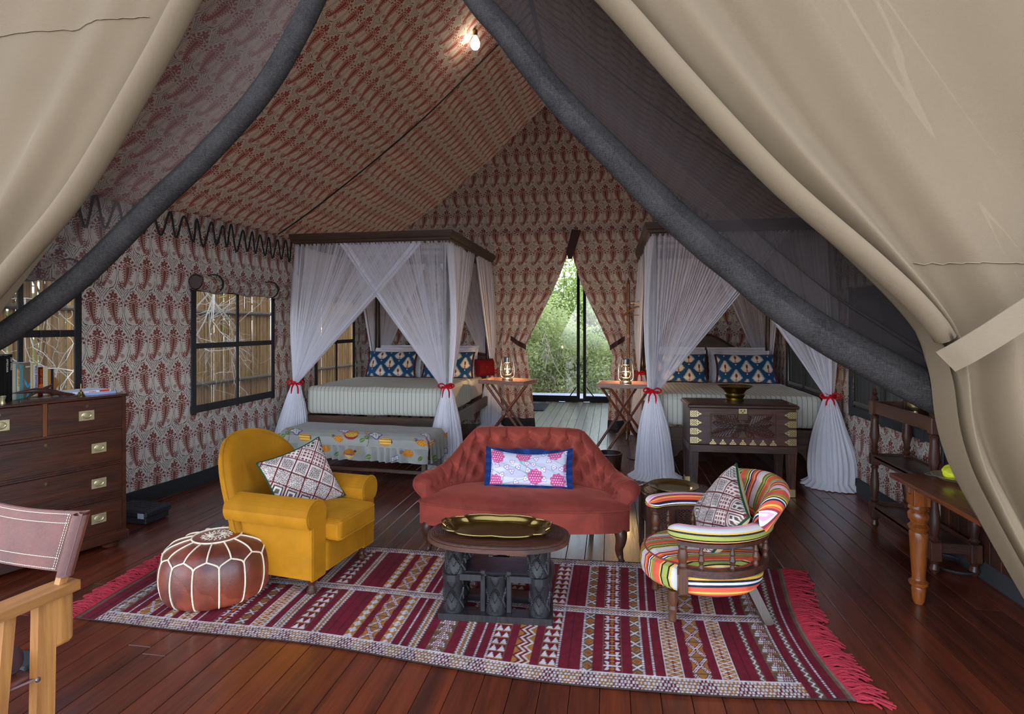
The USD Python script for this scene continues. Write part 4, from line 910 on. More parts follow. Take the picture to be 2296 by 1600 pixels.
for k, zr_ in enumerate([.645, .545]):
    for i in range(-8, 9):
        arc = (i+.5*(k % 2))*.118
        if abs(arc/1.02) > .86: continue
        s = np.array(arc/1.02); Hrel = float(sofa_h(s))-.73; zz = zr_+Hrel*(1 if k == 0 else .75); hh = float(sofa_h(s))-.30; rr = .055+.022*float(np.clip((abs(s)-.62)/.3, 0, 1)); v = .5*(zz-.30)/(hh-rr); P = np.array(sofa_back(s, np.array(v)), float)
        part(sf, 'button', T(trimesh.creation.icosphere(1, .0085), P+(0, -.004, .0)), RV, smooth=True)
def cabriole(sx):
    P = spline([(0, 0, .20), (sx*.012, -.014, .165), (sx*.010, -.016, .12), (0, .0, .07), (sx*.004, .0, .03), (sx*.012, -.014, .010), (sx*.014, -.02, .0)], 24); r = np.interp(np.linspace(0, 1, 24), [0, .2, .5, .75, .88, .95, 1], [.042, .038, .025, .016, .017, .024, .018]); return tube(P, r, 12)
for s in (-1, 1):
    part(sf, 'leg', T(cabriole(s), (s*.60, .02, 0)), 'dark_wood_z', smooth=True); part(sf, 'leg', bar((s*.42, .42, .20), (s*.44, .46, 0), .032), 'dark_wood_z')
def floral(q):
    C = paint(q, 'aeacba'); n = vnoise(q, 40)
    r2 = np.random.default_rng(5)
    for cx_, cy_ in ((-.21, .075), (-.03, .10), (.18, .11), (-.22, -.10), (.05, -.06), (.20, -.085), (.29, .0)):   # peonies
        d = np.hypot(q[:, 0]-cx_, q[:, 1]-cy_); a = np.arctan2(q[:, 1]-cy_, q[:, 0]-cx_); m = d < .050+.004*np.cos(a*9); put(C, m, 'a83a6a')
        g1 = ((q[:, 0]-cx_)/.016+.5*np.floor((q[:, 1]-cy_)/.016)) % 1-.5; g2 = ((q[:, 1]-cy_)/.016) % 1-.5; put(C, m & (np.hypot(g1, g2-.1) < .27) & (d < .043), 'c4a4b8'); put(C, m & (d > .041), 'b0487a')
    pts_ = []
    for k in range(240):
        x, y = r2.uniform(-.29, .29), r2.uniform(-.15, .15)
        if min(np.hypot(x-a, y-b) for a, b in ((-.21, .075), (-.03, .10), (.18, .11), (-.22, -.10), (.05, -.06), (.20, -.085))) < .060 or (pts_ and min(np.hypot(x-a, y-b) for a, b in pts_) < .042): continue
        pts_.append((x, y))
        d = np.hypot(q[:, 0]-x, q[:, 1]-y); a = np.arctan2(q[:, 1]-y, q[:, 0]-x); w = .021*(.55+.45*np.abs(np.cos(a*1.5+k))); put(C, d < w, '8a6ca0'); put(C, d < w-.005, 'cfc9d8'); put(C, d < .004, '7d4a8a')
    bg = (np.abs(C-np.array(L('aeacba'))).sum(1) < 1e-6); vine = np.abs(np.sin(q[:, 0]*24+2.2*np.sin(q[:, 1]*26))-q[:, 1]*5*0-.9*np.sin(q[:, 1]*31+q[:, 0]*7)) < .11; put(C, bg & vine, '6f9a90')
    return C
p = pillow('lumbar_cushion', 'white cushion with pink flowers and a blue velvet border on the sofa', 'cushion', .52, .235, .13, (-.545, 3.85, .50), 2.5, 16, floral, 'print_cloth', 'blue_velvet', n=150, flange=.040, cord='blue_velvet', droop=.028, pinch=.03)
# ---------------------------------------------------------------- campaign chest and what stands on it
ch = thing('chest_of_drawers', 'tall mahogany campaign chest of drawers in the left foreground', 'chest of drawers', (-3.324, 2.937, 0), 70); MH = 'mahogany_x'
part(ch, 'carcass', cat(bx(-.45, -.425, .0, .42, .10, .985), bx(.425, .45, .0, .42, .10, .985), bx(-.425, .425, .40, .42, .10, .985), *[bx(-.425, .425, .004, .40, z, z+.014) for z in (.104, .327, .335, .546, .555, .776)]), 'mahogany', smooth=False)
part(ch, 'top', bx(-.458, .458, -.008, .425, .985, 1.0, .003), MH); part(ch, 'plinth', bx(-.462, .462, -.014, .43, .045, .104, .006), MH)
for x in (-.38, .38):
    for y in (.05, .36): part(ch, 'foot', T(turned([(.03, .0), (.05, .012), (.056, .03), (.04, .046)]), (x, y, 0)), 'mahogany')
part(ch, 'divider', bx(-.012, .012, .0, .03, .79, .985), 'table_leg')
def drawer(x0, x1, z0, z1, hs):
    d = part(ch, 'drawer', bx(x0, x1, -.006, .35, z0, z1, .003), MH)
    for x in hs:
        z = (z0+z1)/2; pl_ = sg.box(-.042, -.030, .042, .030).difference(affinity.scale(sg.Point(0, 0).buffer(1, 20), .030, .022))
        m = T(ext(pl_, .004), rx=90).apply_translation((x, -.006, z)); cup = T(lathe([(.030, 0), (.022, .003), (0, .0035)], 20), rx=90, s=1); cup.vertices[:, 2] *= .72; cup.apply_translation((x, -.0062, z))
        a = np.linspace(PI, 2*PI, 12); hd = tube(np.c_[x+.024*np.cos(a), np.full(12, -.012), z+.002+.016*np.sin(a)], .004, 6)
        h = part(d, 'handle', cat(m, cup, hd, *[T(trimesh.creation.icosphere(1, .0025), (x+sx*.036, -.011, z+sz*.025)) for sx in (-1, 1) for sz in (-1, 1)]), 'brass_pale')
    xc = (x0+x1)/2; part(d, 'keyhole', cat(T(lathe([(0, 0), (.008, 0), (.008, .002), (0, .002)], 14), rx=90, s=1).apply_translation((xc, -.006, z1-.035)), T(ext([(-.003, -.012), (.003, -.012), (.003, .0), (-.003, 0)], .003), rx=90).apply_translation((xc, -.006, z1-.035))), 'old_brass')
drawer(-.423, -.014, .792, .982, [-.215]); drawer(.014, .423, .792, .982, [.215])
for z0, z1 in ((.571, .774), (.351, .544), (.120, .325)): drawer(-.423, .423, z0, z1, [-.265, .285])
def spine(w, h, dpt, col): return bx(0, w, 0, dpt, 0, h, .002)
def text(t, h, mat, parent, M, name='spine_text', bold=True):
    m = meshkit.text_mesh(t, h, .0008, bold); m.apply_transform(M); part(parent, name, m, mat, smooth=False)
for n_, c_ in (('book_black', '0b0b0c'), ('book_pale', 'b9b6a4'), ('book_sage', '6f8a84'), ('book_teal', '4f8f96'), ('book_taupe', '6e5f4c'), ('book_cream', 'cabf9e'), ('book_gold', 'b79c5c'), ('book_red', '521410'), ('book_tan', 'a9743a'), ('book_navy', '23242e'), ('ink_white', 'd8d4c8'), ('ink_blue', '2a4a9a'), ('ink_dark', '16130f'), ('label_cream', 'd6c69c'), ('sky_blue', '3aa0c8'), ('paper_white', 'c9ccd8'), ('paper_blue', '8f9dc4'), ('tab_red', 'c8301c'), ('orange_ink', 'c8601c')): simple(n_, c_, .6, specular_ior_level=.15)
BOOKS = [('thick black volume at the far left of the book row', .105, .275, .2, 'book_black', None, None),
 ('tall black book with white spine letters reading AFRICANA', .034, .272, .2, 'book_black', 'AFRICANA', 'ink_white'),
 ('tall black book with white spine letters reading LOST WORLD', .030, .280, .2, 'book_black', 'LOST WORLD', 'ink_white'),
 ('thin pale grey book beside the black volumes', .028, .222, .16, 'book_pale', None, None),
 ('sage green book with a cream spine label', .036, .218, .16, 'book_sage', 'THE LOST WORLD', 'orange_ink'),
 ('narrow teal book in the middle of the row', .028, .208, .16, 'book_teal', None, None),
 ('taupe book with a bright blue bird on its spine', .060, .222, .16, 'book_taupe', 'BIRDS', 'ink_white'),
 ('thin cream book beside the bird book', .020, .212, .15, 'book_cream', None, None),
 ('white spined book with blue lettering and gold edges', .050, .214, .15, 'book_gold', 'WILD EMPIRES', 'ink_blue'),
 ('dark red book with glowing orange spine foot', .046, .186, .14, 'book_red', 'DUST SAFARI', 'orange_ink'),
 ('cream book to the right of the dark red one', .044, .186, .14, 'book_cream', None, None),
 ('tan book near the right bookend', .030, .164, .13, 'book_tan', None, None),
 ('small navy book at the right end of the row', .026, .166, .13, 'book_navy', None, None)]
o = np.array([-3.535, 2.80]); ang = 101; dx = np.array([math.cos(math.radians(ang)), math.sin(math.radians(ang))]); pos = 0
for lb, w, h, dp, cm, tx, tc in BOOKS:
    w *= .88; p = o+dx*pos; b = thing('book', lb, 'book', (p[0], p[1], 1.0), ang, 'books on the chest of drawers') # local -y faces the room
    part(b, 'cover', spine(w-.0015, h, dp, cm), cm, smooth=False); part(b, 'pages', bx(.003, w-.0045, .004, dp-.003, h-.002, h+.0005), 'paper_white', smooth=False)
    if tx:
        hh = w*(.42 if len(tx) < 9 else .36)*.9; L_ = meshkit.text_mesh(tx, hh, .0008, True).bounds[1][0]; k_ = min(1, h*.8/L_)
        if cm == 'book_sage': part(b, 'spine_label', bx(w*.2, w*.72, -.0008, .001, h*.18, h*.85), 'label_cream', smooth=False)
        if cm == 'book_gold': part(b, 'spine_label', bx(w*.1, w*.62, -.0008, .001, 0.004, h*.96), 'paper_white', smooth=False)
        if cm == 'book_taupe':
            text('BIRDS', .008, tc, b, np.array([[1, 0, 0, w*.25], [0, 0, -1, -.0002], [0, 1, 0, h*.86], [0, 0, 0, 1.0]]))
            part(b, 'bird_print', T(ext([(.004, .12), (.02, .10), (.030, .075), (.040, .09), (.052, .10), (.046, .078), (.034, .062), (.024, .066), (.008, .09)], .0008), rx=90), 'sky_blue'); part(b, 'bird_print', T(ext([(.03, .045), (.044, .008), (.018, .008)], .0008), rx=90), 'sky_blue')
        else:
            M = np.eye(4); M[:3, :3] = np.array([[0, k_, 0], [0, 0, -1], [-k_, 0, 0]]); M[:3, 3] = (w*.5-hh*k_*.5, -.0016, h*.93); text(tx, hh, tc, b, M)
    if cm == 'book_red': part(b, 'spine_band', bx(.004, w-.006, -.0008, .001, .04, .075), 'orange_ink', smooth=False)
    pos += w
p = o+dx*(pos+.012); be = thing('bookend', 'honey wooden bookend with a rounded upright holding the book row', 'bookend', (p[0], p[1], 1.0), ang)
a = np.linspace(0, PI/2, 14); part(be, 'upright', T(ext([(0, 0)]+[(.052*math.cos(x), .055+.055*math.sin(x)) for x in a]+[(0, .11)], .10), rx=90).apply_translation((0, .115, 0)), 'honey_wood'); part(be, 'base', bx(0, .105, .0, .12, 0, .014, .003), 'honey_wood')
mg = thing('magazine', 'pale blue magazine lying under the red-tabbed one', 'magazine', (-3.40, 3.30, 1.0), 70); part(mg, 'pages', bx(-.13, .12, -.10, .10, 0, .016, .002), 'paper_blue', smooth=False)
mg = thing('magazine', 'white magazine with a red and white tab on its spine', 'magazine', (-3.41, 3.285, 1.0165), 72); part(mg, 'pages', bx(-.12, .105, -.105, .09, 0, .014, .002), 'paper_white', smooth=False); part(mg, 'spine_tab', bx(.035, .095, -.1062, -.104, .002, .013), 'tab_red', smooth=False)
text('JOURNAL', .007, 'tab_red', mg, np.array([[1, 0, 0, -.03], [0, 0, -1, -.1055], [0, 1, 0, .003], [0, 0, 0, 1.0]]), 'spine_text')
bl = thing('hand_bell', 'small brass hand bell on the chest', 'bell', (-3.315, 3.165, 1.0)); part(bl, 'cup', lathe([(.026, 0), (.024, .006), (.016, .018), (.013, .03), (.006, .034), (0, .035)], 22), 'brass'); part(bl, 'handle', turned([(.003, .034), (.006, .042), (.003, .05), (.0045, .07), (.002, .084)], 12), 'brass')
sc = thing('wooden_carving', 'dark carved wooden lizard-like figure in front of the books', 'carving', (-3.40, 2.99, 1.0), 72)
part(sc, 'body', tube(spline([(.17, 0, .016), (.10, 0, .028), (.03, 0, .05), (-.03, .0, .06), (-.10, 0, .058), (-.15, 0, .055)], 24), np.interp(np.linspace(0, 1, 24), [0, .3, .6, .75, 1], [.006, .016, .018, .010, .003]), 10), 'dark_wood_y', smooth=True)
part(sc, 'head', cat(tube(spline([(-.01, 0, .058), (.02, 0, .072), (.05, 0, .09)], 8), [.013, .014, .013, .012, .010, .008, .006, .004], 8), tube([(-.02, 0, .055), (-.05, -.01, .045), (-.055, -.01, .04)], .007, 6)), 'dark_wood_y', smooth=True)
part(sc, 'base', ext(sg.Polygon([(-.12, -.02), (.17, -.03), (.19, .0), (.14, .025), (-.1, .02)]).buffer(.008), .012), 'dark_wood_y')
for x in (-.08, .1): part(sc, 'leg', bar((x, 0, .01), (x*.6, 0, .05), .012), 'dark_wood_y')
tc_ = thing('small_cup', 'tiny pale horn cup at the left end of the chest', 'cup', (-3.46, 2.80, 1.0)); part(tc_, 'bowl', lathe([(.0, 0), (.016, 0), (.012, .02), (.02, .045), (.017, .045), (.010, .022), (0, .02)], 18), 'brass_pale')
# black step on the floor behind the chest
st = thing('foot_step', 'low black plastic step on the floor by the chest', 'step', (-3.49, 3.82, 0), -4)
part(st, 'deck', box(.36, .24, .05, (0, 0, .075), .012), 'black_plastic'); part(st, 'skirt', box(.33, .21, .05, (0, 0, .03), .004), 'black_plastic')
for i in range(6): part(st, 'rib', bx(-.16, .16, -.095+i*.036, -.083+i*.036, .0995, .1035), 'black_cloth', smooth=False)
part(st, 'label', bx(.11, .165, -.1215, -.119, .05, .088), 'grey_label', smooth=False)

# ---------------------------------------------------------------- director's chair at the left edge
dc = thing('director_chair', 'honey wood folding chair with tan leather back at the left edge', 'chair', (-2.10, 1.44, -.0), -9)
HW = 'honey_wood'
for s in (-1, 1):
    arm = np.array([(-.032, .27), (.032, .27), (.036, .20), (.034, -.24), (.02, -.27), (-.02, -.27), (-.034, -.24), (-.036, .20)])
    part(dc, 'arm', T(ext(sg.Polygon(arm).buffer(.006), .030), (s*.285, 0, .575)), 'honey_wood_y', smooth=25)
    part(dc, 'leg', T(ext([(.215, .575), (.150, .575), (.17, .32), (.19, 0), (.235, 0), (.245, .28), (.262, .42), (.27, .575)], .034), ry=90, rz=0).apply_transform(np.array([[0, 0, 1, 0], [1, 0, 0, 0], [0, 1, 0, 0], [0, 0, 0, 1.0]])) if False else cat(bar((s*.285, .175, 0), (s*.285, .185, .575), .036, .055), T(box(.034, .07, .17, b=.012), (s*.285, .235, .49))), HW)
    part(dc, 'leg', bar((s*.285, -.20, 0), (s*.285, -.19, .575), .036, .05), HW)
    for y in (.085, -.02, -.12): part(dc, 'slat', bar((s*.285, y-.03, .21), (s*.285, y, .577), .022, .032), HW)
    part(dc, 'side_rail', bx(s*.285-.016, s*.285+.016, -.21, .19, .175, .215, .003), 'honey_wood_y'); part(dc, 'runner', bx(s*.285-.02, s*.285+.02, -.25, .27, 0, .035, .004), 'honey_wood_y')
    part(dc, 'back_post', bar((s*.285, .233, .60), (s*.285, .290, .80), .024), HW)
    part(dc, 'strap', bar((s*.285, .165, .335), (s*.22, .05, .315), .006, .026), 'leather_dark')
    part(dc, 'rivet', T(lathe([(0, 0), (.008, 0), (.006, .004), (0, .005)], 12), ry=90).apply_translation((s*.285+s*.019, .155, .338)), 'steel')
def backrest(u, v):
    x = -.315+.63*u; z = .635+.185*v; y = .252+.055*v-.022*np.sin(PI*u)
    e = np.abs(u-.5)*2; return x, y-.022*np.clip((e-.86)/.10, 0, 1), z-.010*np.sin(PI*u)*v
m, q = surf(backrest, 60, 16)
m2 = m.copy(); m2.vertices[:, 1] += .030*np.clip(1-np.abs(np.abs(q[:, 0]-.5)*2-.93)/.07, 0, 1)+.008; m2.faces = m2.faces[:, ::-1]
br = part(dc, 'backrest', cat(m, m2), 'tan_leather', smooth=True)
for s in (-1, 1):
    a = np.linspace(0, 2*PI, 18); mm, _ = surf(lambda u, v: (s*.292+.026*np.cos(u), .243+.055*v+.022*np.sin(u), .635+.185*v-.006), 18, 10, (0, 2*PI), (0, 1)); part(br, 'sleeve', mm, 'tan_leather', smooth=True)
def stitch(p0, p1, n):
    return cat(*[tube([np.array(backrest(np.array(a[0]), np.array(a[1])), float)+(0, -.0022, 0) for a in (np.array(p0)+(np.array(p1)-np.array(p0))*t for t in (k/n, (k+.62)/n))], .0013, 4) for k in range(n)])
for v in (.04, .22, .80, .955): part(br, 'stitching', stitch((.02, v), (.885, v), 70), 'pale_thread')
for u in (.872, .886): part(br, 'stitching', stitch((u, .03), (u, .97), 22), 'pale_thread')
for a, b in (((-.255, .14), (.255, .14)),): pass
part(dc, 'seat_sling', softbox(-.265, .265, -.20, .17, .325, .345, .009, sub=.09), 'tan_leather', smooth=True)
for p0, p1 in (((-.27, -.12, .20), (.27, -.12, .20)), ((-.27, .12, .20), (.27, .12, .20))): part(dc, 'crossbar', bar(p0, p1, .03), HW)
simple('seat_print', '35181a', .9, var=.6)
cu = thing('seat_cushion', 'dark red patterned cushion on the seat of the leather-backed chair', 'cushion', (-2.10, 1.44, .346), -9); part(cu, 'cover', softbox(-.24, .24, -.19, .17, 0.003, .085, .035, sub=.06), 'seat_print', smooth=True)

# ---------------------------------------------------------------- carved stool table with brass tray
ct = thing('stool_table', 'black carved African stool table with oval wooden top', 'coffee table', (-.565, 2.90, .008), 3.2); CB = 'carved_black'
bp = sg.Polygon([(-.285, -.14), (.285, -.14), (.27, .15), (-.27, .15)]).buffer(-.01).buffer(.01); part(ct, 'base', ext(bp.difference(sg.box(-.17, -.055, .17, .07)), .032), CB)
def column(h, r):
    def fn(a, v):
        z = v*h; w = .5+.5*np.cos(2*PI*(v-.5)); g1 = np.abs(np.sin(a*2+v*4.5)); g2 = np.abs(np.sin(a*2-v*4.5)); d = np.minimum(g1, g2); rr = r*(1+.10*np.cos(2*PI*(v-.5)*1.0)*-.6)-.006*(d < .20)+.006*(np.abs(np.sin(a*2))+np.abs(v-.5)*3 < .55); rr = np.where((v < .06) | (v > .94), r*1.05, rr); return rr*np.cos(a), rr*np.sin(a), z
    m, _ = surf(fn, 73, 40, (0, 2*PI), (0, 1)); return m
for sx in (-1, 1):
    for sy in (-1, 1):
        part(ct, 'column', T(column(.165, .05), (sx*.215, .005+sy*.085, .030)), CB, smooth=25); part(ct, 'column', T(column(.165, .05), (sx*.205, .005+sy*.08, .205)), CB, smooth=25)
    part(ct, 'ring_shelf', ext(sg.box(-.30+.15*(1+sx)*1.0, -.14, -.30+.15*(1+sx)+.30, .15).intersection(affinity.scale(sg.Point(sx*.215, .005).buffer(1, 24), .07, .15)).union(sg.box(*sorted((sx*.07, sx*.22)), 0, 0) if False else sg.box(min(sx*.07, sx*.22), -.12, max(sx*.07, sx*.22), -.075)).union(sg.box(min(sx*.07, sx*.22), .085, max(sx*.07, sx*.22), .13)), .030, .19), CB)
    part(ct, 'post', bx(*sorted((sx*.052, sx*.078)), -.10, -.07, .03, .235, .003), CB); part(ct, 'side_panel', bx(*sorted((sx*.245, sx*.262)), -.08, .09, .03, .37, .003), CB)
for sy in (-1, 1): part(ct, 'column', T(column(.19, .05), (0, .005+sy*.085, .030)), CB, smooth=25)
part(ct, 'under_seat', bx(-.22, .22, -.10, .11, .20, .225, .008), CB)
ov = lambda rx, ry: affinity.scale(sg.Point(0, 0).buffer(1, 40), rx, ry)
sup = sg.Polygon([(.36*np.sign(math.cos(a))*abs(math.cos(a))**(2/2.6), .225*np.sign(math.sin(a))*abs(math.sin(a))**(2/2.3)) for a in np.linspace(0, 2*PI, 80, endpoint=False)])
part(ct, 'top', cat(ext(sup, .02, .366), ext(sup.buffer(-.012), .005, .386)), 'stool_top')
ms = [tube(np.c_[np.array(sup.buffer(-.02-.009*k).exterior.coords)[:-1], np.full(len(sup.buffer(-.02-.009*k).exterior.coords)-1, .3915)], .0035, 5, closed=True) for k in range(14)]
part(ct, 'carved_ring', cat(ms), 'dark_wood', kind='stuff')
tr = thing('brass_tray', 'scalloped oval brass tray on the carved stool table', 'tray', (-.575, 2.905, .404), 3)
def tray_xy(a):
    lob = 1+.055*np.abs(np.sin(a*4))**.7-.03*np.abs(np.cos(a*4))**10; return .265*np.sign(np.cos(a))*np.abs(np.cos(a))**(2/2.4)*lob, .158*np.sign(np.sin(a))*np.abs(np.sin(a))**(2/2.4)*lob
def trayf(r, a):
    x, y = tray_xy(a); k = np.interp(r, [0, .78, .84, .90, .955, 1.0], [0, 0, .006, .022, .028, .026]); return x*r, y*r, k+.002
m, _ = surf(trayf, 40, 220, (0, 1), (0, 2*PI)); part(tr, 'dish', m, 'brass', smooth=True)
a = np.linspace(0, 2*PI, 220, endpoint=False); x, y = tray_xy(a); part(tr, 'rim', tube(np.c_[x, y, np.full(220, .0285)], .0045, 6, closed=True), 'brass')
for s in (-1, 1): part(tr, 'handle', tube(spline([(s*.25, -.05, .03), (s*.275, -.03, .042), (s*.28, 0, .046), (s*.275, .03, .042), (s*.25, .05, .03)], 16), .006, 8), 'brass')

# ---------------------------------------------------------------- octagonal carved table with brass plate
oc = thing('octagonal_table', 'low octagonal dark carved table beside the sofa', 'side table', (.42, 3.93, 0), 12); OW = 'dark_wood_z'
octg = lambda R, o=22.5: [(R*math.cos(math.radians(o+45*k)), R*math.sin(math.radians(o+45*k))) for k in range(8)]
part(oc, 'top', cat(ext(octg(.255), .012, .362), ext(octg(.245), .012, .35)), 'dark_wood')
ms = []
for R in (.235, .205, .16): 
    p_ = np.array(octg(R)); ms.append(tube(np.c_[p_, np.full(8, .3745)], .003, 5, closed=True))
for k in range(40):
    a = k*2*PI/40; ms.append(tube(spline([(.208*math.cos(a), .208*math.sin(a), .3742), (.22*math.cos(a+.06), .22*math.sin(a+.06), .3755), (.231*math.cos(a), .231*math.sin(a), .3742)], 6), .003, 4))
part(oc, 'carved_border', cat(ms), 'dark_wood', kind='stuff')
for k in range(8):
    a0, a1 = math.radians(22.5+45*k), math.radians(22.5+45*(k+1)); P0, P1 = np.array([math.cos(a0), math.sin(a0)])*.225, np.array([math.cos(a1), math.sin(a1)])*.225; c_ = (P0+P1)/2; w = np.linalg.norm(P1-P0); d_ = (P1-P0)/w
    part(oc, 'leg', bar((*P0, 0), (*P0, .35), .026), OW)
    pan = sg.box(-w/2+.012, .185, w/2-.012, .35); hole = sg.box(-w/2+.028, .215, w/2-.028, .325); lat = []
    for i in range(-5, 6):
        lat.append(sg.LineString([(-.1+i*.024, .20), (.1+i*.024, .34)]).buffer(.003)); lat.append(sg.LineString([(-.1+i*.024, .34), (.1+i*.024, .20)]).buffer(.003))
    for cz in (.27,): lat += [sg.Point(0, cz).buffer(.026).difference(sg.Point(0, cz).buffer(.019)), sg.Point(0, cz).buffer(.008)]
    grid_ = shapely_union = hole
    for l in lat: grid_ = grid_.difference(l)
    pan = pan.difference(grid_); ar = sg.box(-w/2+.012, .02, w/2-.012, .185).difference(sg.box(-w/2+.034, .0, w/2-.034, .155)).difference(sg.Point(0, .155).buffer(w/2-.034))
    for nm, pg, mt in (('lattice_panel', pan, OW), ('arch', ar, OW)):
        m = T(ext(pg, .010), rx=90); M = np.eye(4); n_ = np.array([d_[1], -d_[0]]); M[:3, 0] = (d_[0], d_[1], 0); M[:3, 1] = (-n_[0], -n_[1], 0); M[:3, 3] = (*(c_-n_*.004), 0); m.apply_transform(M); part(oc, nm, m, mt, smooth=False)
pt = thing('brass_plate', 'round brass plate on the octagonal table', 'plate', (.405, 3.93, .3785)); part(pt, 'dish', lathe([(0, .001), (.105, .001), (.115, .010), (.122, .014), (.158, .022), (.162, .026), (.160, .029), (.120, .019), (.110, .012), (.10, .005), (0, .005)], 48), 'brass', smooth=40)

# ---------------------------------------------------------------- striped tub chair
def stripes(s, per=.20): return np.stack([np.asarray(s)/per+7, 0*s, 0*s], -1)
tcn = thing('tub_chair', 'low tub chair in coral, lime and white striped fabric with turned spindles', 'chair', (.455, 3.13, .006), -80); ST = 'stripe_cloth'
def seat(v, a):
    # profile from the top centre down the side
    r = np.interp(v, [0, .45, .6, .72, .85, 1], [0, .245, .285, .292, .285, .25]); z = np.interp(v, [0, .3, .45, .55, .62, .72, .9, 1], [.325, .32, .308, .29, .27, .22, .165, .155]); return r*np.cos(a)*.98, r*np.sin(a)*1.05, z+.004*noise(np.stack([r*np.cos(a)*9, r*np.sin(a)*9, z*9], -1))
m, q = surf(seat, 170, 240, (0, 1), (0, 2*PI)); V = m.vertices; top = q[:, 0] < .52; fr_ang = np.arctan2(V[:, 1], V[:, 0])
sx_ = np.where(top, V[:, 0]+.25*(V[:, 1]+.1)**2, np.where(np.abs(fr_ang+PI/2) < .95, V[:, 0]*1.0+.05, .62*V[:, 2]+.3*V[:, 1]**2))
part(tcn, 'seat', m, ST, smooth=True, col=stripes(sx_+.02))
part(tcn, 'seat_underside', T(lathe([(0, 0), (.25, 0), (.25, .004), (0, .004)], 30), (0, 0, .152)), 'black_cloth')
part(tcn, 'piping', tube([np.array(seat(np.array(.53), np.array(a)), float)*(1.004, 1.004, 1) for a in np.linspace(0, 2*PI, 80, endpoint=False)], .0045, 6, closed=True), 'rust_velvet')
def ring(a, r): return np.stack([r*np.cos(a)*.98, r*np.sin(a)*1.05, 0*a], -1)
aa = np.linspace(-.62, PI+.62, 60)
def annular(aa, r0, r1, z0, z1):
    k = len(aa); P = np.stack([ring(aa, r0)+(0, 0, z0), ring(aa, r1)+(0, 0, z0), ring(aa, r1)+(0, 0, z1), ring(aa, r0)+(0, 0, z1)], 1).reshape(-1, 3); f = [(4*i+j, 4*i+(j+1) % 4, 4*i+4+(j+1) % 4, 4*i+4+j) for i in range(k-1) for j in range(4)]+[(0, 3, 2, 1), (4*k-4, 4*k-3, 4*k-2, 4*k-1)]; return tm(P, f)
part(tcn, 'frame_rail', annular(aa, .285, .315, .262, .296), 'dark_wood', smooth=40); part(tcn, 'arm_rail', annular(aa, .278, .318, .405, .425), 'dark_wood', smooth=40)
spn = [(.009, 0), (.013, .012), (.009, .026), (.016, .046), (.012, .060), (.010, .07), (.014, .078), (.009, .09), (.008, .112)]
for a in np.linspace(-.28, PI+.28, 9): 
    c_ = ring(np.array(a), .30); part(tcn, 'spindle', T(turned(spn, 12), (c_[0], c_[1], .295)), 'spindle_wood')
for a in (-.55, PI+.55):
    c_ = ring(np.array(a), .302); part(tcn, 'arm_post', cat(T(box(.042, .042, .125, b=.004), (c_[0], c_[1], .235)), T(turned([(.018, .0), (.024, .012), (.018, .024), (.026, .05), (.022, .075), (.018, .09), (.022, .1), (.016, .112)], 14), (c_[0], c_[1], .296))), 'spindle_wood')
def armpad(u, v):
    a = -.80+u*(PI+1.6); e = np.clip((np.abs(u-.5)-.455)/.045, 0, 1); s = np.sqrt(np.clip(1-e*e, 0, 1)); t = v*2*PI; w, h = .042*s, .034*s; r = .295+w*np.sign(np.cos(t))*np.abs(np.cos(t))**.7; return r*np.cos(a)*.98, r*np.sin(a)*1.05, .462+h*np.sign(np.sin(t))*np.abs(np.sin(t))**.7
m, q = surf(armpad, 120, 50); part(tcn, 'arm_pad', m, ST, smooth=True, col=stripes(q[:, 1]*.19+.06, .2))
def back(u, v):
    # u round the rear, v round the section; leans back and rolls over at the top
    a = PI/2+(u-.5)*1.9; e = np.clip((np.abs(u-.5)-.43)/.07, 0, 1); s = np.sqrt(np.clip(1-e*e, 0, 1)); hgt = .158*(1-.30*np.abs(u-.5)*2*np.abs(u-.5)*2)
    k = np.clip(v/.42, 0, 1); ri = .268+.05*k*k; zi = .47+hgt*k
    b = np.clip((v-.42)/.34, 0, 1)*PI*1.15; rr = .045; ro = .268+.05+rr-rr*np.cos(b); zr = .47+hgt+rr*np.sin(b)
    c_ = np.clip((v-.76)/.24, 0, 1); rend = .268+.05+rr-rr*math.cos(PI*1.15); zend = .47+hgt+rr*math.sin(PI*1.15)
    r = np.where(v < .42, ri, np.where(v < .76, ro, rend+(.325-rend)*c_)); z = np.where(v < .42, zi, np.where(v < .76, zr, zend+(.44-zend)*c_))
    rc, zc = .32, .55; r = rc+(r-rc)*s; z = zc+(z-zc)*(.25+.75*s); return r*np.cos(a)*.98, r*np.sin(a)*1.05, z
m, q = surf(back, 130, 90); part(tcn, 'backrest', m, ST, smooth=True, col=stripes((q[:, 0]-.5)*.62*(1-.25*q[:, 1])+.30*np.clip(q[:, 1]-.42, 0, .34)*np.sign(q[:, 0]-.5)*(np.abs(q[:, 0]-.5) > .30)+.05, .2))
for s in (-1, 1):
    part(tcn, 'leg', T(turned([(.013, 0), (.020, .015), (.016, .04), (.024, .07), (.018, .085), (.026, .11), (.024, .16)]), (s*.17, -.19, -.006)), 'spindle_wood'); part(tcn, 'leg', bar((s*.16, .19, .17), (s*.20, .27, -.004), .036, .044), 'dark_wood_z')
pillow('kilim_cushion', 'cream and maroon kilim cushion propped in the striped tub chair', 'cushion', .38, .38, .13, (.555, 3.12, .49), -78, 26, kilim, 'pillow_cloth', 'beige_linen', n=100, cord='green_velvet', spin=30, pinch=.09)
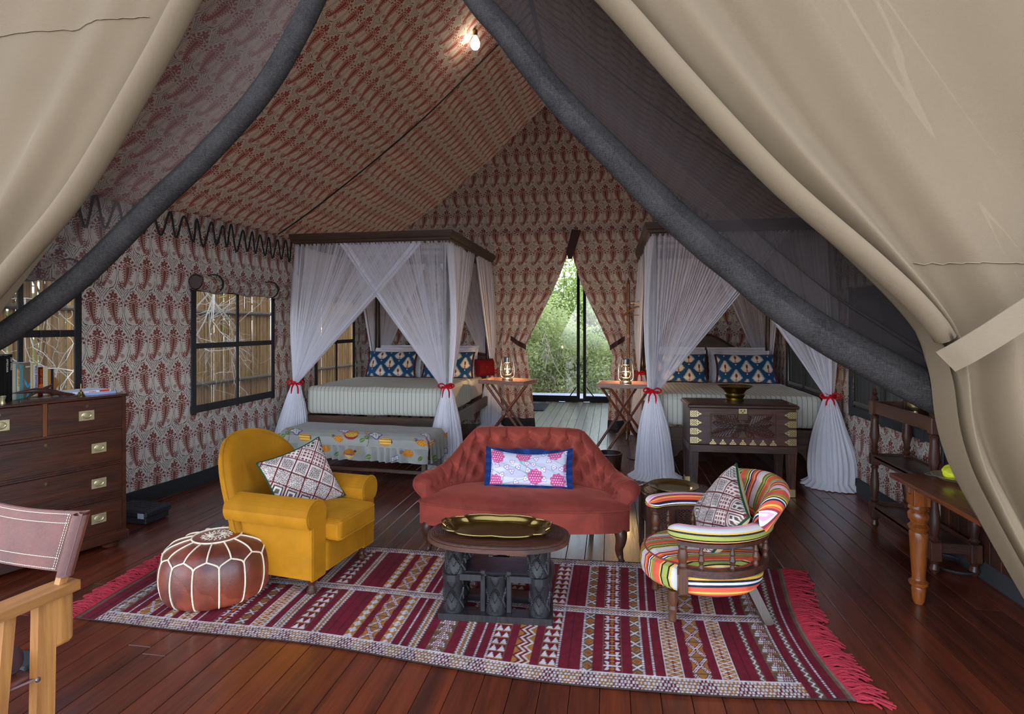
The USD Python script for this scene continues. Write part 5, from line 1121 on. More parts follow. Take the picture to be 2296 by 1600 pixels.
# ---------------------------------------------------------------- bench at the foot of the left bed
bn = thing('bench', 'long bench with grey fruit-print cover and gathered skirt at the foot of the left bed', 'bench', (-2.36, 5.28, 0), -4)
def fruit(q):
    C = paint(q, '92918a'); x, y = q[:, 0]/1.38, q[:, 1]/1.3; per = .60
    for k in range(-2, 3):
        o = k*per
        for ox, oy, rx, ry, ty, an in ((.00, .10, .052, .045, 'pome', 0), (.17, .115, .055, .034, 'leafp', -.5), (.255, .06, .05, .030, 'melon', 0), (.105, .14, .024, .022, 'nut', 0), (-.09, .06, .036, .024, 'pine', -.3), (-.075, .145, .05, .028, 'leafp', -.4), (-.16, .10, .012, .05, 'dots', .3), (.085, .06, .026, .014, 'leaf', .5), (.12, .085, .026, .015, 'leaf', -.2), (-.03, -.02, .036, .026, 'pine', 0), (.15, -.045, .045, .036, 'bun', 0), (.06, -.05, .024, .014, 'leaf', .7), (.29, -.06, .028, .02, 'leaf', .3), (.22, -.02, .02, .03, 'dots', .2), (-.12, -.06, .03, .02, 'leafp', .3)):
            dx, dy = x-(o+ox), y-oy; ca, sa = math.cos(an), math.sin(an); u, v = (dx*ca+dy*sa)/rx, (-dx*sa+dy*ca)/ry; r = np.hypot(u, v)
            if ty == 'pome': put(C, r < 1, '8c2430'); put(C, (r < .96) & (v > -.5*np.sqrt(np.clip(1-u*u, 0, 1))), 'b26a26'); put(C, np.hypot(u, (v+.05)*1.5) < .82, 'c8a040'); put(C, (np.hypot(u, (v+.05)*1.5) < .78) & (np.sin(u*14)*np.sin(v*14) > .72), '5a1a22'); put(C, np.hypot((u+1.1)*2.4, (v-.1)*2) < .5, 'c05a40')
            elif ty == 'leafp': w = r+.16*np.cos(np.arctan2(v, u)*4); put(C, w < 1, '6a5478'); put(C, w < .72, 'bfc0bc'); put(C, (w < .5) & (np.sin(u*12+v*9) > .2), '7d8a80')
            elif ty == 'melon': put(C, r < 1, 'b87a20'); put(C, (r < .93) & (np.sin(v*11) > .1), 'd6b860'); put(C, (r > .6) & (r < 1) & (u > .78), '7a2a50')
            elif ty == 'nut': put(C, r < 1, '8a7040'); put(C, (r < .8) & (np.sin(u*8) > .2), 'b09860')
            elif ty == 'pine': put(C, r < 1, 'b06a1c'); put(C, (r < .95) & (np.sin((u+v)*13)*np.sin((u-v)*13) > .3), 'd0983a'); put(C, (np.hypot((u+1.25)*1.2, v-.3) < .55) & (np.sin(np.arctan2(v-.3, u+1.25)*9) > 0), '4a3a5c')
            elif ty == 'bun': put(C, r < 1, 'a8641e'); put(C, (r < .95) & (v < -.2), 'bfa860'); put(C, (np.abs(v+.2) < .12) & (np.abs(u) < .7), '6a4a7c'); put(C, np.hypot((u-1.0)*2.2, (v-.6)*2) < .5, '6a2a3c')
            elif ty == 'leaf': put(C, (np.abs(v) < np.clip(1-u*u, 0, 1)) & (np.abs(u) < 1), '566e3a'); put(C, (np.abs(v) < .10) & (np.abs(u) < .9), 'a0ac80')
            elif ty == 'dots': put(C, (r < 1) & (np.sin(y*260)*np.sin(x*260) > .45), 'c09a30')
        vx = o+.06+.06*np.sin((y)*18); put(C, (np.abs(x-vx-(y-.1)*-.5) < .0022) & (y > .02) & (y < .13), '5a5a48')
    return np.clip(C*.92*(1+.08*vnoise(q, 20)[:, None]), 0, 1)
BW, BD = .77, .235
def cushion_top(u, v):
    """v: 0 lower front edge, over the top to the rear"""
    s = v*(.13+.42+.10); x = (u-.5)*2*BW; ex = np.clip(np.abs(u-.5)*2, 0, 1); rd = .05
    y = np.interp(s, [0, .09, .13, .18, .50, .56, .65], [-BD-.005, -BD-.008, -BD+.01, -BD+.06, BD-.05, BD, BD]); z = np.interp(s, [0, .09, .13, .18, .50, .56, .65], [.325, .415, .445, .462, .462, .43, .34])
    e = np.clip((ex-.94)/.06, 0, 1); z = .325+(z-.325)*np.sqrt(np.clip(1-e**2, 0, 1)*.97+.03); return x, y, z+.006*noise(np.stack([x*5, y*6, z*0], -1))
m, q = surf(cushion_top, 330, 110); part(bn, 'cushion_cover', m, 'print_cloth', smooth=True, col=fruit(np.stack([(q[:, 0]-.5)*2*BW, q[:, 1]*.65+.005], 1)))
m, q = surf(lambda u, v: ((u-.5)*2*BW*1.003, -BD-.012-.020*(1-v)**.7*(1+np.sin(u*95+4*np.sin(u*17)))-.012*(1-v)*np.sign(np.sin(u*40))*0, .215+.125*v+.004*np.sin(u*40)*(1-v)), 420, 46)
part(bn, 'skirt', m, 'print_cloth', smooth=True, col=fruit(np.stack([(q[:, 0]-.5)*2*BW+.21, q[:, 1]*.13-.115], 1)))
for s in (-1, 1):
    m, q = surf(lambda u, v: (s*(BW+.006+.012*(1-v)*(1+np.sin(u*30))), -BD+u*2*BD, .215+.20*v), 90, 40); part(bn, 'skirt', m, 'print_cloth', smooth=True, col=fruit(np.stack([q[:, 0]*.45+.3, q[:, 1]*.2-.11], 1)))
part(bn, 'seat_frame', bx(-BW+.03, BW-.03, -BD+.02, BD-.02, .24, .33), 'dark_wood')
for sx in (-1, 1):
    for sy in (-1, 1): part(bn, 'leg', bx(sx*(BW-.06)-.022, sx*(BW-.06)+.022, sy*(BD-.045)-.022, sy*(BD-.045)+.022, 0, .26, .003), 'dark_wood_z')
for y in (-BD+.045, BD-.045): part(bn, 'stretcher', bx(-BW+.06, BW-.06, y-.014, y+.014, .10, .135, .003), 'mahogany_x')
part(bn, 'stretcher', bx(-BW+.06, BW-.06, -.014, .014, .17, .20, .003), 'dark_wood')

# ---------------------------------------------------------------- tray tables and hurricane lanterns
def tray_table(label, loc, rz, rz2):
    t = thing('tray_table', label, 'side table', loc, rz); w, d = .60, .40
    part(t, 'tray_base', bx(-w/2, w/2, -d/2, d/2, .745, .757, .002), 'tray_wood')
    for s in (-1, 1):
        part(t, 'tray_side', bx(-w/2, w/2, s*d/2-.006, s*d/2+.006, .745, .792, .002), 'tray_wood')
        part(t, 'tray_side', ext([(s*w/2-.006, -d/2), (s*w/2+.006, -d/2), (s*w/2+.006, d/2), (s*w/2-.006, d/2)], .047 if s > 0 else .047, .745), 'tray_wood')
    R = np.array([[math.cos(math.radians(rz2)), -math.sin(math.radians(rz2))], [math.sin(math.radians(rz2)), math.cos(math.radians(rz2))]])
    def rot(p): return (*(R @ np.array(p[:2])), p[2])
    for sy in (-1, 1):
        for k in (-1, 1):
            a, b = np.array(rot((k*.24, sy*.15+k*.012, .735))), np.array(rot((-k*.30, sy*.15+k*.012, .004))); lg = part(t, 'leg', tube(lin(a, b, 12), .015, 10), 'bamboo_red', smooth=40)
            part(lg, 'bamboo_ring', cat(*[tube([a+(b-a)*f-(b-a)*.006, a+(b-a)*f+(b-a)*.006], .0185, 10) for f in (.06, .10, .38, .42, .60, .64, .90, .94)]), 'bamboo_red')
        c_ = rot((-.03, sy*.172, .405)); part(t, 'pivot_block', T(box(.05, .02, .06, b=.006), rz=rz2).apply_translation(c_), 'tray_wood')
    for k in (-1, 1): part(t, 'stretcher', tube([rot((k*.24, -.15, .735)), rot((k*.24, .15, .735))], .013, 8), 'bamboo_red')
    return t
def lantern(label, loc):
    t = thing('hurricane_lantern', label, 'lantern', loc)
    part(t, 'fuel_base', lathe([(0, 0), (.066, 0), (.070, .008), (.068, .035), (.055, .046), (.035, .052), (.03, .066), (0, .066)], 28), 'steel', smooth=40)
    part(t, 'burner', turned([(.03, .066), (.034, .078), (.022, .09)], 18), 'old_brass')
    part(t, 'chimney', lathe([(.034, .088), (.050, .11), (.060, .145), (.057, .18), (.042, .215), (.036, .235)], 28), 'lamp_glass', smooth=True)
    part(t, 'hood', lathe([(.034, .232), (.044, .238), (.044, .30), (.034, .306), (.0, .308)], 24), 'steel', smooth=40)
    for s in (-1, 1): part(t, 'side_tube', tube(spline([(s*.055, 0, .045), (s*.085, 0, .07), (s*.088, 0, .16), (s*.074, 0, .26), (s*.05, 0, .305), (s*.03, 0, .30)], 24), .0075, 8), 'steel', smooth=True)
    for k in range(4):
        a = PI/4+k*PI/2; part(t, 'guard_wire', tube(spline([(.05*math.cos(a), .05*math.sin(a), .085), (.073*math.cos(a), .073*math.sin(a), .12), (.068*math.cos(a), .068*math.sin(a), .18), (.045*math.cos(a+.5), .045*math.sin(a+.5), .225)], 16), .0022, 5), 'steel')
    a = np.linspace(0, 2*PI, 30, endpoint=False); part(t, 'guard_ring', tube(np.c_[.072*np.cos(a), .072*np.sin(a), np.full(30, .15)], .0022, 5, closed=True), 'steel')
    part(t, 'bail_handle', tube(spline([(-.088, 0, .15), (-.06, -.07, .10), (0, -.085, .085), (.06, -.07, .10), (.088, 0, .15)], 24), .0024, 5), 'steel')
    part(t, 'flame', T(lathe([(0, 0), (.008, .006), (.013, .02), (.010, .036), (.004, .055), (0, .066)], 14), (0, 0, .10)), 'flame', smooth=True)
    return t
tray_table('bamboo-legged tray table between the left bed and the doorway', (-1.25, 7.02, 0), -16, 18)
tray_table('bamboo-legged tray table between the doorway and the right bed', (.16, 6.85, 0), -7, 30)
simple('brass_dish', 'c08a4a', .3, .6)
for lb, x, y in (('left', -1.27, 7.10), ('right', .17, 6.92)):
    lantern('lit hurricane lantern on the %s tray table' % lb, (x, y, .7575))
    dsh = thing('coaster', 'small round brass dish on the %s tray table' % lb, 'dish', (x+.01, y-.20 if lb == 'right' else y-.19, .7575)); part(dsh, 'bowl', lathe([(0, 0), (.04, 0), (.046, .008), (.043, .010), (.036, .004), (0, .004)], 24), 'brass_dish')
for x, y in ((-1.27, 7.10), (.17, 6.92)):
    l = UsdLux.SphereLight.Define(stage, uniq('/World/LanternLight')); l.CreateRadiusAttr(.014); l.CreateIntensityAttr(1600); l.CreateColorAttr((1, .62, .28)); l.AddTranslateOp().Set((x, y, .7575+.13))
# ---------------------------------------------------------------- pendant bulb
BP = (-1.29, 5.45, 4.17); pb = thing('pendant_bulb', 'lit round bulb hanging on a short cord below the roof', 'lamp', BP)
part(pb, 'bulb', lathe([(0, -.062), (.027, -.054), (.042, -.03), (.045, .0), (.038, .03), (.022, .055), (.016, .075)], 26), 'bulb_glow', smooth=True); part(pb, 'socket', turned([(.019, .072), (.022, .08), (.022, .125), (.012, .14)], 16), 'brass'); part(pb, 'cord', tube([(0, 0, .135), (0, 0, float(roof_z(BP[0]))-BP[2]-.006)], .004, 6), 'black_plastic')
l = UsdLux.SphereLight.Define(stage, '/World/BulbLight'); l.CreateRadiusAttr(.05); l.CreateIntensityAttr(3); l.CreateColorAttr((1, .86, .68)); l.AddTranslateOp().Set((BP[0], BP[1], BP[2]-.13))
# ---------------------------------------------------------------- coat stand with hanger
cs = thing('coat_stand', 'slim wooden coat stand behind the right tray table', 'coat stand', (.22, 7.62, 0)); CW = 'coat_wood'
part(cs, 'pole', cat(tube(lin((0, 0, .05), (0, 0, 1.98), 8), .022, 12), T(turned([(.02, 0), (.026, .02), (.012, .06), (.004, .10)], 14), (0, 0, 1.97))), CW)
for z in (.35, 1.30, 1.70): part(cs, 'collar', T(lathe([(0, 0), (.028, 0), (.028, .04), (0, .04)], 14), (0, 0, z)), 'tray_wood')
for a in (.4, 2.5, 4.6): part(cs, 'foot', tube(spline([(.02*math.cos(a), .02*math.sin(a), .20), (.09*math.cos(a), .09*math.sin(a), .07), (.2*math.cos(a), .2*math.sin(a), .015)], 8), .014, 8), CW)
part(cs, 'hanging_rod', tube([(0, 0, 1.745), (.34, 0, 1.745)], .008, 8), 'gold_brass')
hg = thing('clothes_hanger', 'wooden clothes hanger on the brass rod of the coat stand', 'hanger', (.35, 7.62, 1.745), 20)
part(hg, 'shoulders', tube(spline([(-.20, 0, -.175), (-.17, 0, -.135), (-.08, 0, -.075), (0, 0, -.05), (.08, 0, -.075), (.17, 0, -.135), (.20, 0, -.175)], 26), .012, 8), 'honey_wood_y'); part(hg, 'bar', tube([(-.18, 0, -.16), (.18, 0, -.16)], .006, 6), 'honey_wood_y'); part(hg, 'hook', tube(spline([(0, 0, -.05), (0, 0, -.01), (.016, 0, .012), (0, 0, .022), (-.016, 0, .010)], 14), .003, 6), 'steel')

# ---------------------------------------------------------------- brass-mounted trunk on its stand, with bowl
LT = ((1.10, 5.40, 0), 2.0)
sd = thing('trunk_stand', 'dark wooden stand with fluted legs under the brass-mounted trunk', 'stand', *LT)
part(sd, 'frame', cat(bx(-.44, .44, -.205, -.165, .365, .43, .004), bx(-.44, .44, .165, .205, .365, .43, .004), bx(-.44, -.40, -.17, .17, .365, .43, .004), bx(.40, .44, -.17, .17, .365, .43, .004), bx(-.42, .42, -.19, .19, .41, .425)), 'dark_wood')
for sx in (-1, 1):
    for sy in (-1, 1):
        pg = sg.box(-.036, -.036, .036, .036)
        for k in (-.02, -.007, .006, .019): 
            for r in (0, 90, 180, 270): pg = pg.difference(affinity.rotate(sg.box(k-.003, -.037, k+.003, -.030), r, origin=(0, 0)))
        m = ext(pg, .30, .07); m.vertices[:, :2] *= (.72+.28*(m.vertices[:, 2:]-.07)/.30); part(sd, 'leg', T(m, (sx*.40, sy*.168, 0)), 'dark_wood_z', smooth=False)
        part(sd, 'ferrule', box(.058, .058, .07, (sx*.40, sy*.168, .035), .004), 'gold_brass')
tk = thing('trunk', 'carved dark wooden trunk with pierced brass mounts at the foot of the right bed', 'trunk', (LT[0][0], LT[0][1], .4305), 2.0); DW = 'dark_wood'
part(tk, 'body', bx(-.435, .435, -.195, .20, .0, .315, .004), DW); part(tk, 'lid', cat(bx(-.455, .455, -.215, .21, .315, .345, .008), bx(-.44, .44, -.20, .20, .345, .352, .003)), DW)
for a in ((-.262, .262, .255, .265), (-.262, .262, .055, .065)): part(tk, 'panel_moulding', bx(a[0], a[1], -.203, -.195, a[2], a[3], .002), DW)
for a in (-.262, .262): part(tk, 'panel_moulding', bx(a-.005, a+.005, -.203, -.195, .055, .265, .002), DW)
def carve(u, v):
    x, z = (u-.5)*.51, (v-.5)*.19; ax = np.abs(x); h = 0*x-.004
    for (px_, pz_, an, ln, wd) in ((.04, .0, .52, .24, .05), (.05, -.01, -.30, .23, .045), (.05, .0, .16, .20, .04), (.02, -.03, -.75, .10, .03), (.02, .03, 1.0, .08, .03)):
        a_ = (ax-px_)*math.cos(an)+(z-pz_)*math.sin(an); b_ = -(ax-px_)*math.sin(an)+(z-pz_)*math.cos(an); t = a_/ln; w = wd*np.sin(PI*np.clip(t, 0, 1))**.7; ins = (t > 0) & (t < 1) & (np.abs(b_) < w); rib = .5+.5*np.cos((a_-np.abs(b_)*1.2)*230); h = np.where(ins, np.maximum(h, .004+.008*rib*(1-(np.abs(b_)/np.maximum(w, 1e-4))**3)), h)
    r = np.hypot(x*1.0+np.sign(x)*-.022, z+.012); h = np.where(r < .034, .006+.006*np.cos(r*360+np.arctan2(z+.012, ax-.022)), h); return x, -.1955-h, z+.16
m, _ = surf(carve, 200, 90); part(tk, 'carved_panel', m, 'dark_wood', smooth=True)
def mount(w, h):
    p = sg.box(0, 0, w*.62, h).union(sg.Polygon([(w*.62, h*.08), (w*.74, h*.25), (w*.80, h*.38), (w, h*.5), (w*.80, h*.62), (w*.74, h*.75), (w*.62, h*.92)])).union(sg.Point(w*.84, h*.5).buffer(h*.16))
    for i in range(3):
        for j in range(3): p = p.difference(sg.Point(w*(.12+.2*i), h*(.2+.3*j)).buffer(h*.085, 5))
    for i in range(2):
        for j in range(2): p = p.difference(affinity.rotate(sg.box(-h*.07, -h*.07, h*.07, h*.07), 45).__class__([(c[0]+w*(.22+.2*i), c[1]+h*(.35+.3*j)) for c in affinity.rotate(sg.box(-h*.07, -h*.07, h*.07, h*.07), 45).exterior.coords]))
    return p.difference(sg.Point(w*.70, h*.5).buffer(h*.10))
for s in (-1, 1):
    for k in range(4):
        pg = mount(.10, .052); pg = affinity.affine_transform(pg, [-s, 0, 0, 1, s*.434, .010+k*.0755]); part(tk, 'corner_mount', T(ext(pg, .004), rx=90).apply_translation((0, -.195, 0)), 'gold_brass', smooth=False)
for k in range(7):
    x = -.245+k*.082; pg = sg.box(-.027, 0, .027, .012).union(sg.Polygon([(-.022, .012), (.022, .012), (.012, .026), (.004, .028), (0, .045), (-.004, .028), (-.012, .026)])).union(sg.Point(0, .036).buffer(.008)).difference(sg.Point(-.01, .012).buffer(.004)).difference(sg.Point(.01, .012).buffer(.004)).difference(sg.Point(0, .022).buffer(.004))
    part(tk, 'edge_mount', T(ext(affinity.translate(pg, x, .004), .004), rx=90).apply_translation((0, -.195, 0)), 'gold_brass', smooth=False)
pg = sg.Polygon([(-.033, .312), (.033, .312), (.033, .265), (.018, .245), (0, .228), (-.018, .245), (-.033, .265)])
for x, z in ((-.014, .295), (.014, .295), (0, .28), (-.015, .265), (.015, .265), (0, .25)): pg = pg.difference(sg.Point(x, z).buffer(.0065, 6))
part(tk, 'hasp', T(ext(pg, .006), rx=90).apply_translation((0, -.198, 0)), 'gold_brass', smooth=False); part(tk, 'hasp_block', bx(-.042, .042, -.212, -.197, .215, .27, .003), DW)
bwl = thing('brass_bowl', 'flared brass bowl on the lid of the trunk', 'bowl', (1.085, 5.42, .7835)); part(bwl, 'bowl', lathe([(0, 0), (.075, 0), (.078, .012), (.066, .02), (.082, .042), (.084, .06), (.078, .07), (.10, .10), (.145, .128), (.150, .133), (.146, .136), (.10, .108), (.07, .074), (0, .06)], 44), 'brass', smooth=35)

# ---------------------------------------------------------------- right side: etagere, cupboard, drop-leaf table
et = thing('etagere', 'dark wooden three-tier stand with turned posts along the right wall', 'shelf', (0, 0, 0)); X0, X1, YA, YZ = 1.865, 2.075, 3.76, 4.54
for x in (X0, X1):
    for y in (YA, YZ):
        prof = [(.012, 0), (.026, .03), (.018, .06), (.028, .085)]; m = [T(turned(prof), (x, y, 0)), box(.058, .058, .11, (x, y, .135), .004)]
        m.append(T(turned([(.018, .19), (.028, .205), (.018, .22), (.026, .26), (.030, .32), (.018, .42), (.026, .44), (.018, .455)]), (x, y, 0))); m.append(box(.056, .056, .08, (x, y, .495), .004))
        m.append(T(turned([(.018, .535), (.028, .55), (.018, .565), (.026, .585), (.018, .60), (.032, .66), (.022, .78), (.028, .80), (.018, .815)]), (x, y, 0))); m.append(box(.056, .056, .10, (x, y, .865), .004)); m.append(T(turned([(.020, .915), (.026, .93), (.012, .95), (.020, .965), (.010, .98), (.014, .99), (.004, 1.005)]), (x, y, 0)))
        part(et, 'post', cat(*m), 'dark_wood_z')
for z, h in ((.125, .06), (.485, .05), (.835, .075)):
    part(et, 'shelf', bx(X0-.012, X1+.012, YA-.01, YZ+.01, z-.01 if z > .8 else z+.02, z+.006 if z > .8 else z+.036, .002), 'dark_wood_y')
    for x in (X0-.012, X1+.002): part(et, 'rail', bx(x, x+.016, YA, YZ, z, z+h, .003), 'dark_wood_y')
    for y in (YA-.012, YZ-.002): part(et, 'rail', bx(X0, X1, y, y+.016, z, z+h, .003), 'dark_wood')
cb = thing('plank_cupboard', 'dark boarded cupboard panel behind the stand at the right wall', 'cupboard', (2.118, 3.80, .09))
for i in range(9): part(cb, 'board', bx(0, .02, -.50+i*.1, -.402+i*.1, 0, .66, .002), 'dark_wood_z', smooth=False)
kr = thing('knife_rack', 'row of black-handled knives on the boarded cupboard', 'knives', (2.114, 4.0, .64)); part(kr, 'strip', bx(-.008, 0, -.20, .16, .05, .075), 'dark_metal')
for i in range(6): part(kr, 'knife', cat(bx(-.016, -.004, -.18+i*.062, -.155+i*.062, -.08, .03, .003)), 'steel' if i in (1, 3) else 'black_plastic')
vl = thing('brass_candle_lamp', 'small brass lamp on the top tier of the stand', 'lamp', (1.97, 4.20, .8415)); part(vl, 'base', turned([(.04, 0), (.042, .01), (.02, .02), (.012, .05), (.03, .06)], 18), 'gold_brass'); part(vl, 'shade', lathe([(.03, .06), (.045, .08), (.045, .16), (.035, .175)], 20), 'gold_brass', smooth=True)
tb = thing('drop_leaf_table', 'reddish wooden table with one stout turned leg at the right edge', 'table', (0, 0, 0)); TX, TZ = 1.475, .66
part(tb, 'top', ext(sg.box(TX, 2.45, 2.03, 3.42).buffer(-.01).buffer(.01), .022, TZ-.022), 'table_wood', smooth=30)
LP = [(.020, 0), (.028, .02), (.034, .08), (.03, .09), (.044, .10), (.046, .115), (.034, .125), (.030, .135), (.033, .18), (.042, .34), (.044, .37), (.036, .38), (.044, .39), (.050, .405), (.036, .42), (.038, .43), (.048, .445), (.050, .47), (.038, .485), (.050, .50), (.044, .515)]
for x, y in ((1.585, 3.345), (1.95, 2.55)): part(tb, 'leg', cat(T(turned(LP, 28), (x, y, 0)), box(.082, .082, .125, (x, y, .575), .005)), 'table_leg', smooth=50)
part(tb, 'apron', bx(1.60, 1.94, 3.32, 3.345, .54, .635), 'table_wood'); part(tb, 'apron', bx(1.94, 1.965, 2.57, 3.30, .54, .635), 'table_wood')
a = np.linspace(0, 2*PI, 12); part(tb, 'bracket', bx(1.53, 1.56, 3.33, 3.36, .57, .64, .008), 'table_wood')
fd = thing('fruit_dish', 'silvery brass dish with side handles on the table at the right', 'dish', (1.735, 3.30, TZ+.0005)); part(fd, 'dish', lathe([(0, 0), (.06, 0), (.085, .014), (.105, .022), (.107, .026), (.10, .027), (.06, .010), (0, .007)], 36), 'brass_pale', smooth=40)
for s in (-1, 1): part(fd, 'handle', tube(spline([(s*.095, -.03, .024), (s*.13, -.02, .026), (s*.138, 0, .026), (s*.13, .02, .026), (s*.095, .03, .024)], 14), .004, 6), 'steel')
simple('lime_skin', 'b9c020', .35, var=.2, bump=.0008, bscale=300)
for lb, x, y, z, r in (('nearest of the limes on the dish', -.035, -.02, .040, .032), ('lime at the right of the dish', .035, -.005, .040, .033), ('lime at the back of the dish', 0.0, .045, .040, .031)):
    lm = thing('lime', 'yellow-green '+lb, 'lime', (1.735+x, 3.30+y, TZ+z), 30*x*100, 'limes on the dish'); s = trimesh.creation.icosphere(3, r); s.vertices[:, 0] *= 1.18; v = s.vertices; v[:, 0] += .004*np.sign(v[:, 0])*np.clip(np.abs(v[:, 0])/r-1.0, 0, 1)*6; s.vertices = v; part(lm, 'skin', s, 'lime_skin', smooth=True); part(lm, 'stem_end', T(trimesh.creation.icosphere(1, .004), (-r*1.17, 0, 0)), 'bark')
a = np.linspace(0, 8*PI, 150); cc = one('cable_coil', 'coiled dark cable lying on the floor under the stand', 'cable', tube(np.c_[2.02+(.12+.004*a/PI)*np.cos(a)*.8, 3.88+(.12+.004*a/PI)*np.sin(a), .006+.0008*a], .005, 6), 'black_plastic')
P = spline([(.16, 6.55, .02), (.2, 6.42, .006), (.36, 6.40, .006), (.5, 6.5, .006)], 30); one('power_cable', 'thin black cable curving on the floor below the right tray table', 'cable', tube(P, .005, 6), 'black_plastic')
pl2 = thing('plug_adapter', 'white plug adapter on the floor by the right bed net', 'plug', (.36, 6.50, 0), 20); part(pl2, 'body', box(.07, .05, .04, (0, 0, .02), .008), 'white_plastic'); part(pl2, 'plug', box(.035, .035, .05, (.03, 0, .064), .006), 'white_plastic')
db = thing('wicker_basket', 'dark woven basket on the floor behind the sofa', 'basket', (-.02, 6.05, 0)); part(db, 'body', lathe([(0, 0), (.12, 0), (.135, .14), (.125, .14), (.11, .012), (0, .012)], 30), 'dark_wood_z', smooth=40); part(db, 'rim', tube(np.c_[.13*np.cos(np.linspace(0, 2*PI, 30, endpoint=False)), .13*np.sin(np.linspace(0, 2*PI, 30, endpoint=False)), np.full(30, .14)], .009, 6, closed=True), 'dark_wood_z')

# ---------------------------------------------------------------- outside: reed fences, branches, bushes
def reeds(name, label, P0, P1, h0, h1, n, mat, seed=0):
    r = np.random.default_rng(seed); ms = []
    for i in range(n):
        t = (i+r.uniform(-.4, .4))/n; x, y = np.array(P0)+(np.array(P1)-np.array(P0))*t; z = r.uniform(h0, h1); w = r.uniform(.010, .018); o = r.uniform(-.025, .025); ms.append(tube([(x+o, y, -.3), (x+o+r.uniform(-.015, .015), y+r.uniform(-.02, .02), z)], w, 5))
    f = thing(name, label, 'fence'); part(f, 'reed', cat(ms), mat, kind='stuff'); d = np.array([*(np.array(P1)-np.array(P0)), 0.0]); l = np.linalg.norm(d); d /= l; nrm = np.array([-d[1], d[0], 0]); 
    for z in (.6, 1.65): part(f, 'rail', tube([np.array([*P0, z])+nrm*.05*(1 if nrm[0]*(P0[0]) < 0 else -1), np.array([*P1, z])+nrm*.05*(1 if nrm[0]*P0[0] < 0 else -1)], .03, 8), 'bark')
    for k in range(5): p = np.array([*P0, 0.0])+d*l*(k+.5)/5-nrm*.06*(1 if nrm[0]*P0[0] < 0 else -1); part(f, 'post', tube([p+(0, 0, -.3), p+(0, 0, 2.3)], .05, 10), 'bark')
    return f
reeds('reed_fence', 'golden reed fence standing outside the left windows', (-6.2, 3.9), (-5.5, 13.5), 2.35, 2.75, 520, 'reed', 1)
reeds('reed_fence', 'grey reed fence standing outside the right windows', (2.66, 2.2), (2.66, 11.2), 2.8, 3.1, 480, 'reed_grey', 2)
def branches(name, label, base, n, spread, seed, mat, cat_='branches', r0=.02, ln=1.6, up=.3):
    r = np.random.default_rng(seed); ms = []
    def grow(p, d, l, rad, dep):
        k = 5; P = [p]
        for i in range(k): d = d+r.normal(0, .22, 3)+(0, 0, -.10); d /= np.linalg.norm(d); P.append(P[-1]+d*l/k)
        ms.append(tube(P, np.linspace(rad, rad*.5, k+1), 4))
        if dep > 0:
            for i in range(r.integers(2, 5)): q = P[r.integers(1, k+1)]; grow(q, d*.5+r.normal(0, .6, 3), l*r.uniform(.35, .7), rad*.55, dep-1)
    for i in range(n): grow(np.array(base)+r.normal(0, 1, 3)*spread, np.array([r.normal(.15, .3), r.normal(0, .5), r.normal(up, .4)]), ln*r.uniform(.6, 1.2), r0*r.uniform(.5, 1), 3)
    t = thing(name, label, cat_); part(t, 'branches', cat(ms), mat, kind='stuff'); return t
branches('dry_branches', 'pale bare branches hanging outside the window between chest and bed', (-5.0, 6.55, 2.3), 9, np.array([.15, .35, .2]), 3, 'twig_white', r0=.014, ln=1.3, up=-.8)
branches('dry_branches', 'tangle of bare branches outside the window behind the books', (-5.35, 3.7, 1.2), 9, np.array([.3, .5, .35]), 5, 'twig_white', r0=.014, ln=1.1, up=.2)
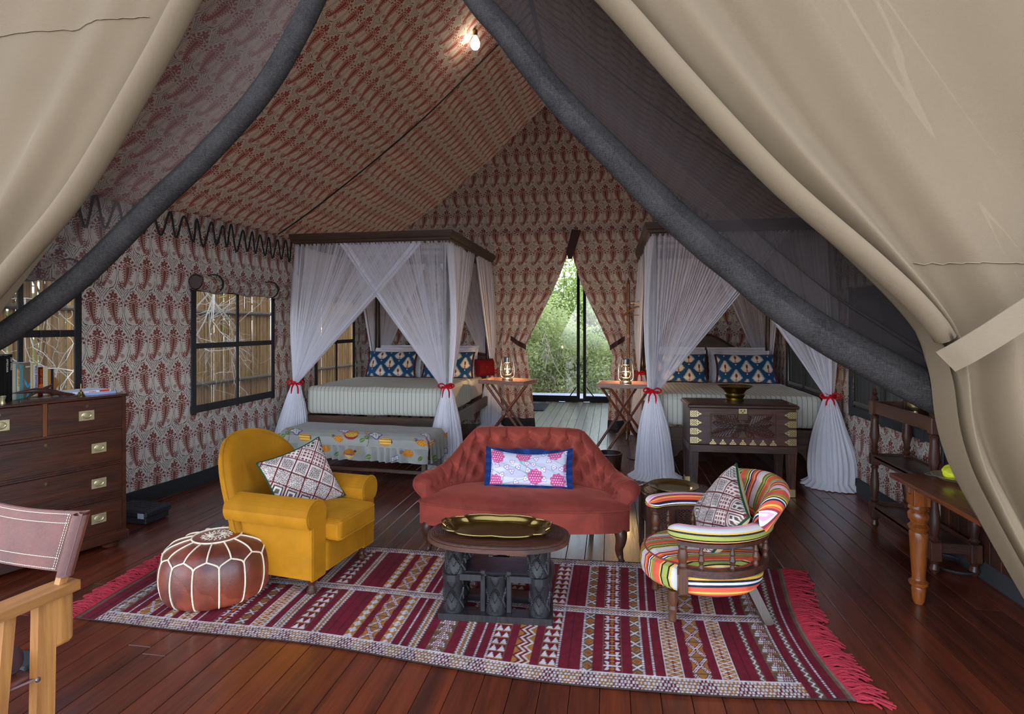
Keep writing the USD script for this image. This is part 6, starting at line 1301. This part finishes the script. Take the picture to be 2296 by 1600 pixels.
def bush(name, label, base, R, H, n, mat, seed, leaf=.05, trunk=True, catg='bush', group=None):
    """leaves scattered in clumps through a crown, on branching stems"""
    r = np.random.default_rng(seed); nc = 26; C = r.normal(0, 1, (nc, 3)); C /= np.linalg.norm(C, axis=1)[:, None]; C *= r.uniform(.35, .95, (nc, 1)); C[:, 2] = np.abs(C[:, 2])*.9+.05 if not trunk else (C[:, 2]*.5+.55)
    C = C*np.array([R, R, H*.95])+np.array(base); k = r.integers(0, nc, n); P = C[k]+r.normal(0, 1, (n, 3))*R*.17; P[:, 2] = np.maximum(P[:, 2], base[2]+.02)
    d = r.normal(0, 1, (n, 3)); d /= np.linalg.norm(d, axis=1)[:, None]; e = np.cross(d, r.normal(0, 1, (n, 3))); e /= np.linalg.norm(e, axis=1)[:, None]; s = leaf*r.uniform(.6, 1.3, (n, 1)); nn = np.cross(d, e)
    V = np.stack([P-d*s, P+e*s*.45+nn*s*.15, P+d*s, P-e*s*.45+nn*s*.15], 1).reshape(-1, 3); F = np.arange(n)[:, None]*4+np.array([[0, 1, 2, 3]])
    t = thing(name, label, catg, group=group); part(t, 'foliage', tm(V, F), mat, kind='stuff')
    ms = [tube(spline([np.array(base)+(0, 0, -.3), np.array(base)+(C[i]-base)*.5*np.array([.7, .7, 1])+r.normal(0, .08, 3), C[i]], 8), np.linspace(.035 if trunk else .015, .006, 8), 5) for i in range(nc)]; part(t, 'stem', cat(ms), 'bark', kind='stuff'); return t
B = [('tall pale green bush beyond the glass door, at its left', (-1.9, 15.2, -.2), 1.5, 3.2, 22000, 'leaf_pale', .045), ('mid green bush filling the foot of the doorway view', (-.7, 14.4, -.2), 1.1, 1.9, 18000, 'leaf_pale', .038), ('loose pale bush beyond the glass door, at its right', (.9, 15.0, -.2), 1.4, 2.6, 20000, 'leaf_pale', .045),
 ('dark green tree rising above the bushes in the doorway', (-1.7, 18.5, -.2), 2.2, 4.6, 14000, 'leaf_green', .08), ('small tree beyond the right leaf of the glass door', (2.4, 19.0, -.2), 2.4, 3.9, 12000, 'leaf_green', .08)]
for i, (lb, b_, R, H, n, mt, lf) in enumerate(B): bush('bush' if i < 3 else 'tree', lb, np.array(b_), R, H, n, mt, 20+i, lf, i > 2, 'bush' if i < 3 else 'tree', 'bushes beyond the doorway' if i < 3 else 'trees beyond the doorway')
bush('tree', 'leafy tree outside the window behind the books', np.array((-7.2, 3.2, -.2)), 1.8, 3.4, 9000, 'leaf_green', 31, .08, True, 'tree'); bush('tree', 'green tree above the reed fence at the left', np.array((-8.6, 8.2, -.2)), 2.4, 4.6, 8000, 'leaf_pale', 32, .10, True, 'tree')
bush('tree', 'dark tree behind the grey reed fence at the right', np.array((5.6, 6.0, -.2)), 2.2, 4.2, 8000, 'leaf_dark', 33, .10, True, 'tree')
branches('dry_branches', 'grey bare twigs at the foot of the bushes beyond the deck', (-.7, 13.4, .1), 12, np.array([.9, .25, .15]), 7, 'twig', r0=.014, ln=1.1, up=.5)

dm = thing('door_mat', 'dark grey ribbed mat on the boards inside the glass door', 'mat', (-1.45, 10.25, 0), 0); simple('mat_grey', '3a3d48', .9, bump=.003, bscale=60)
part(dm, 'mat', bx(-.32, .32, -.45, .45, .001, .014, .003), 'mat_grey')
for i in range(10): part(dm, 'rib', bx(-.30, .30, -.42+i*.088, -.39+i*.088, .0142, .018), 'mat_grey', smooth=False)
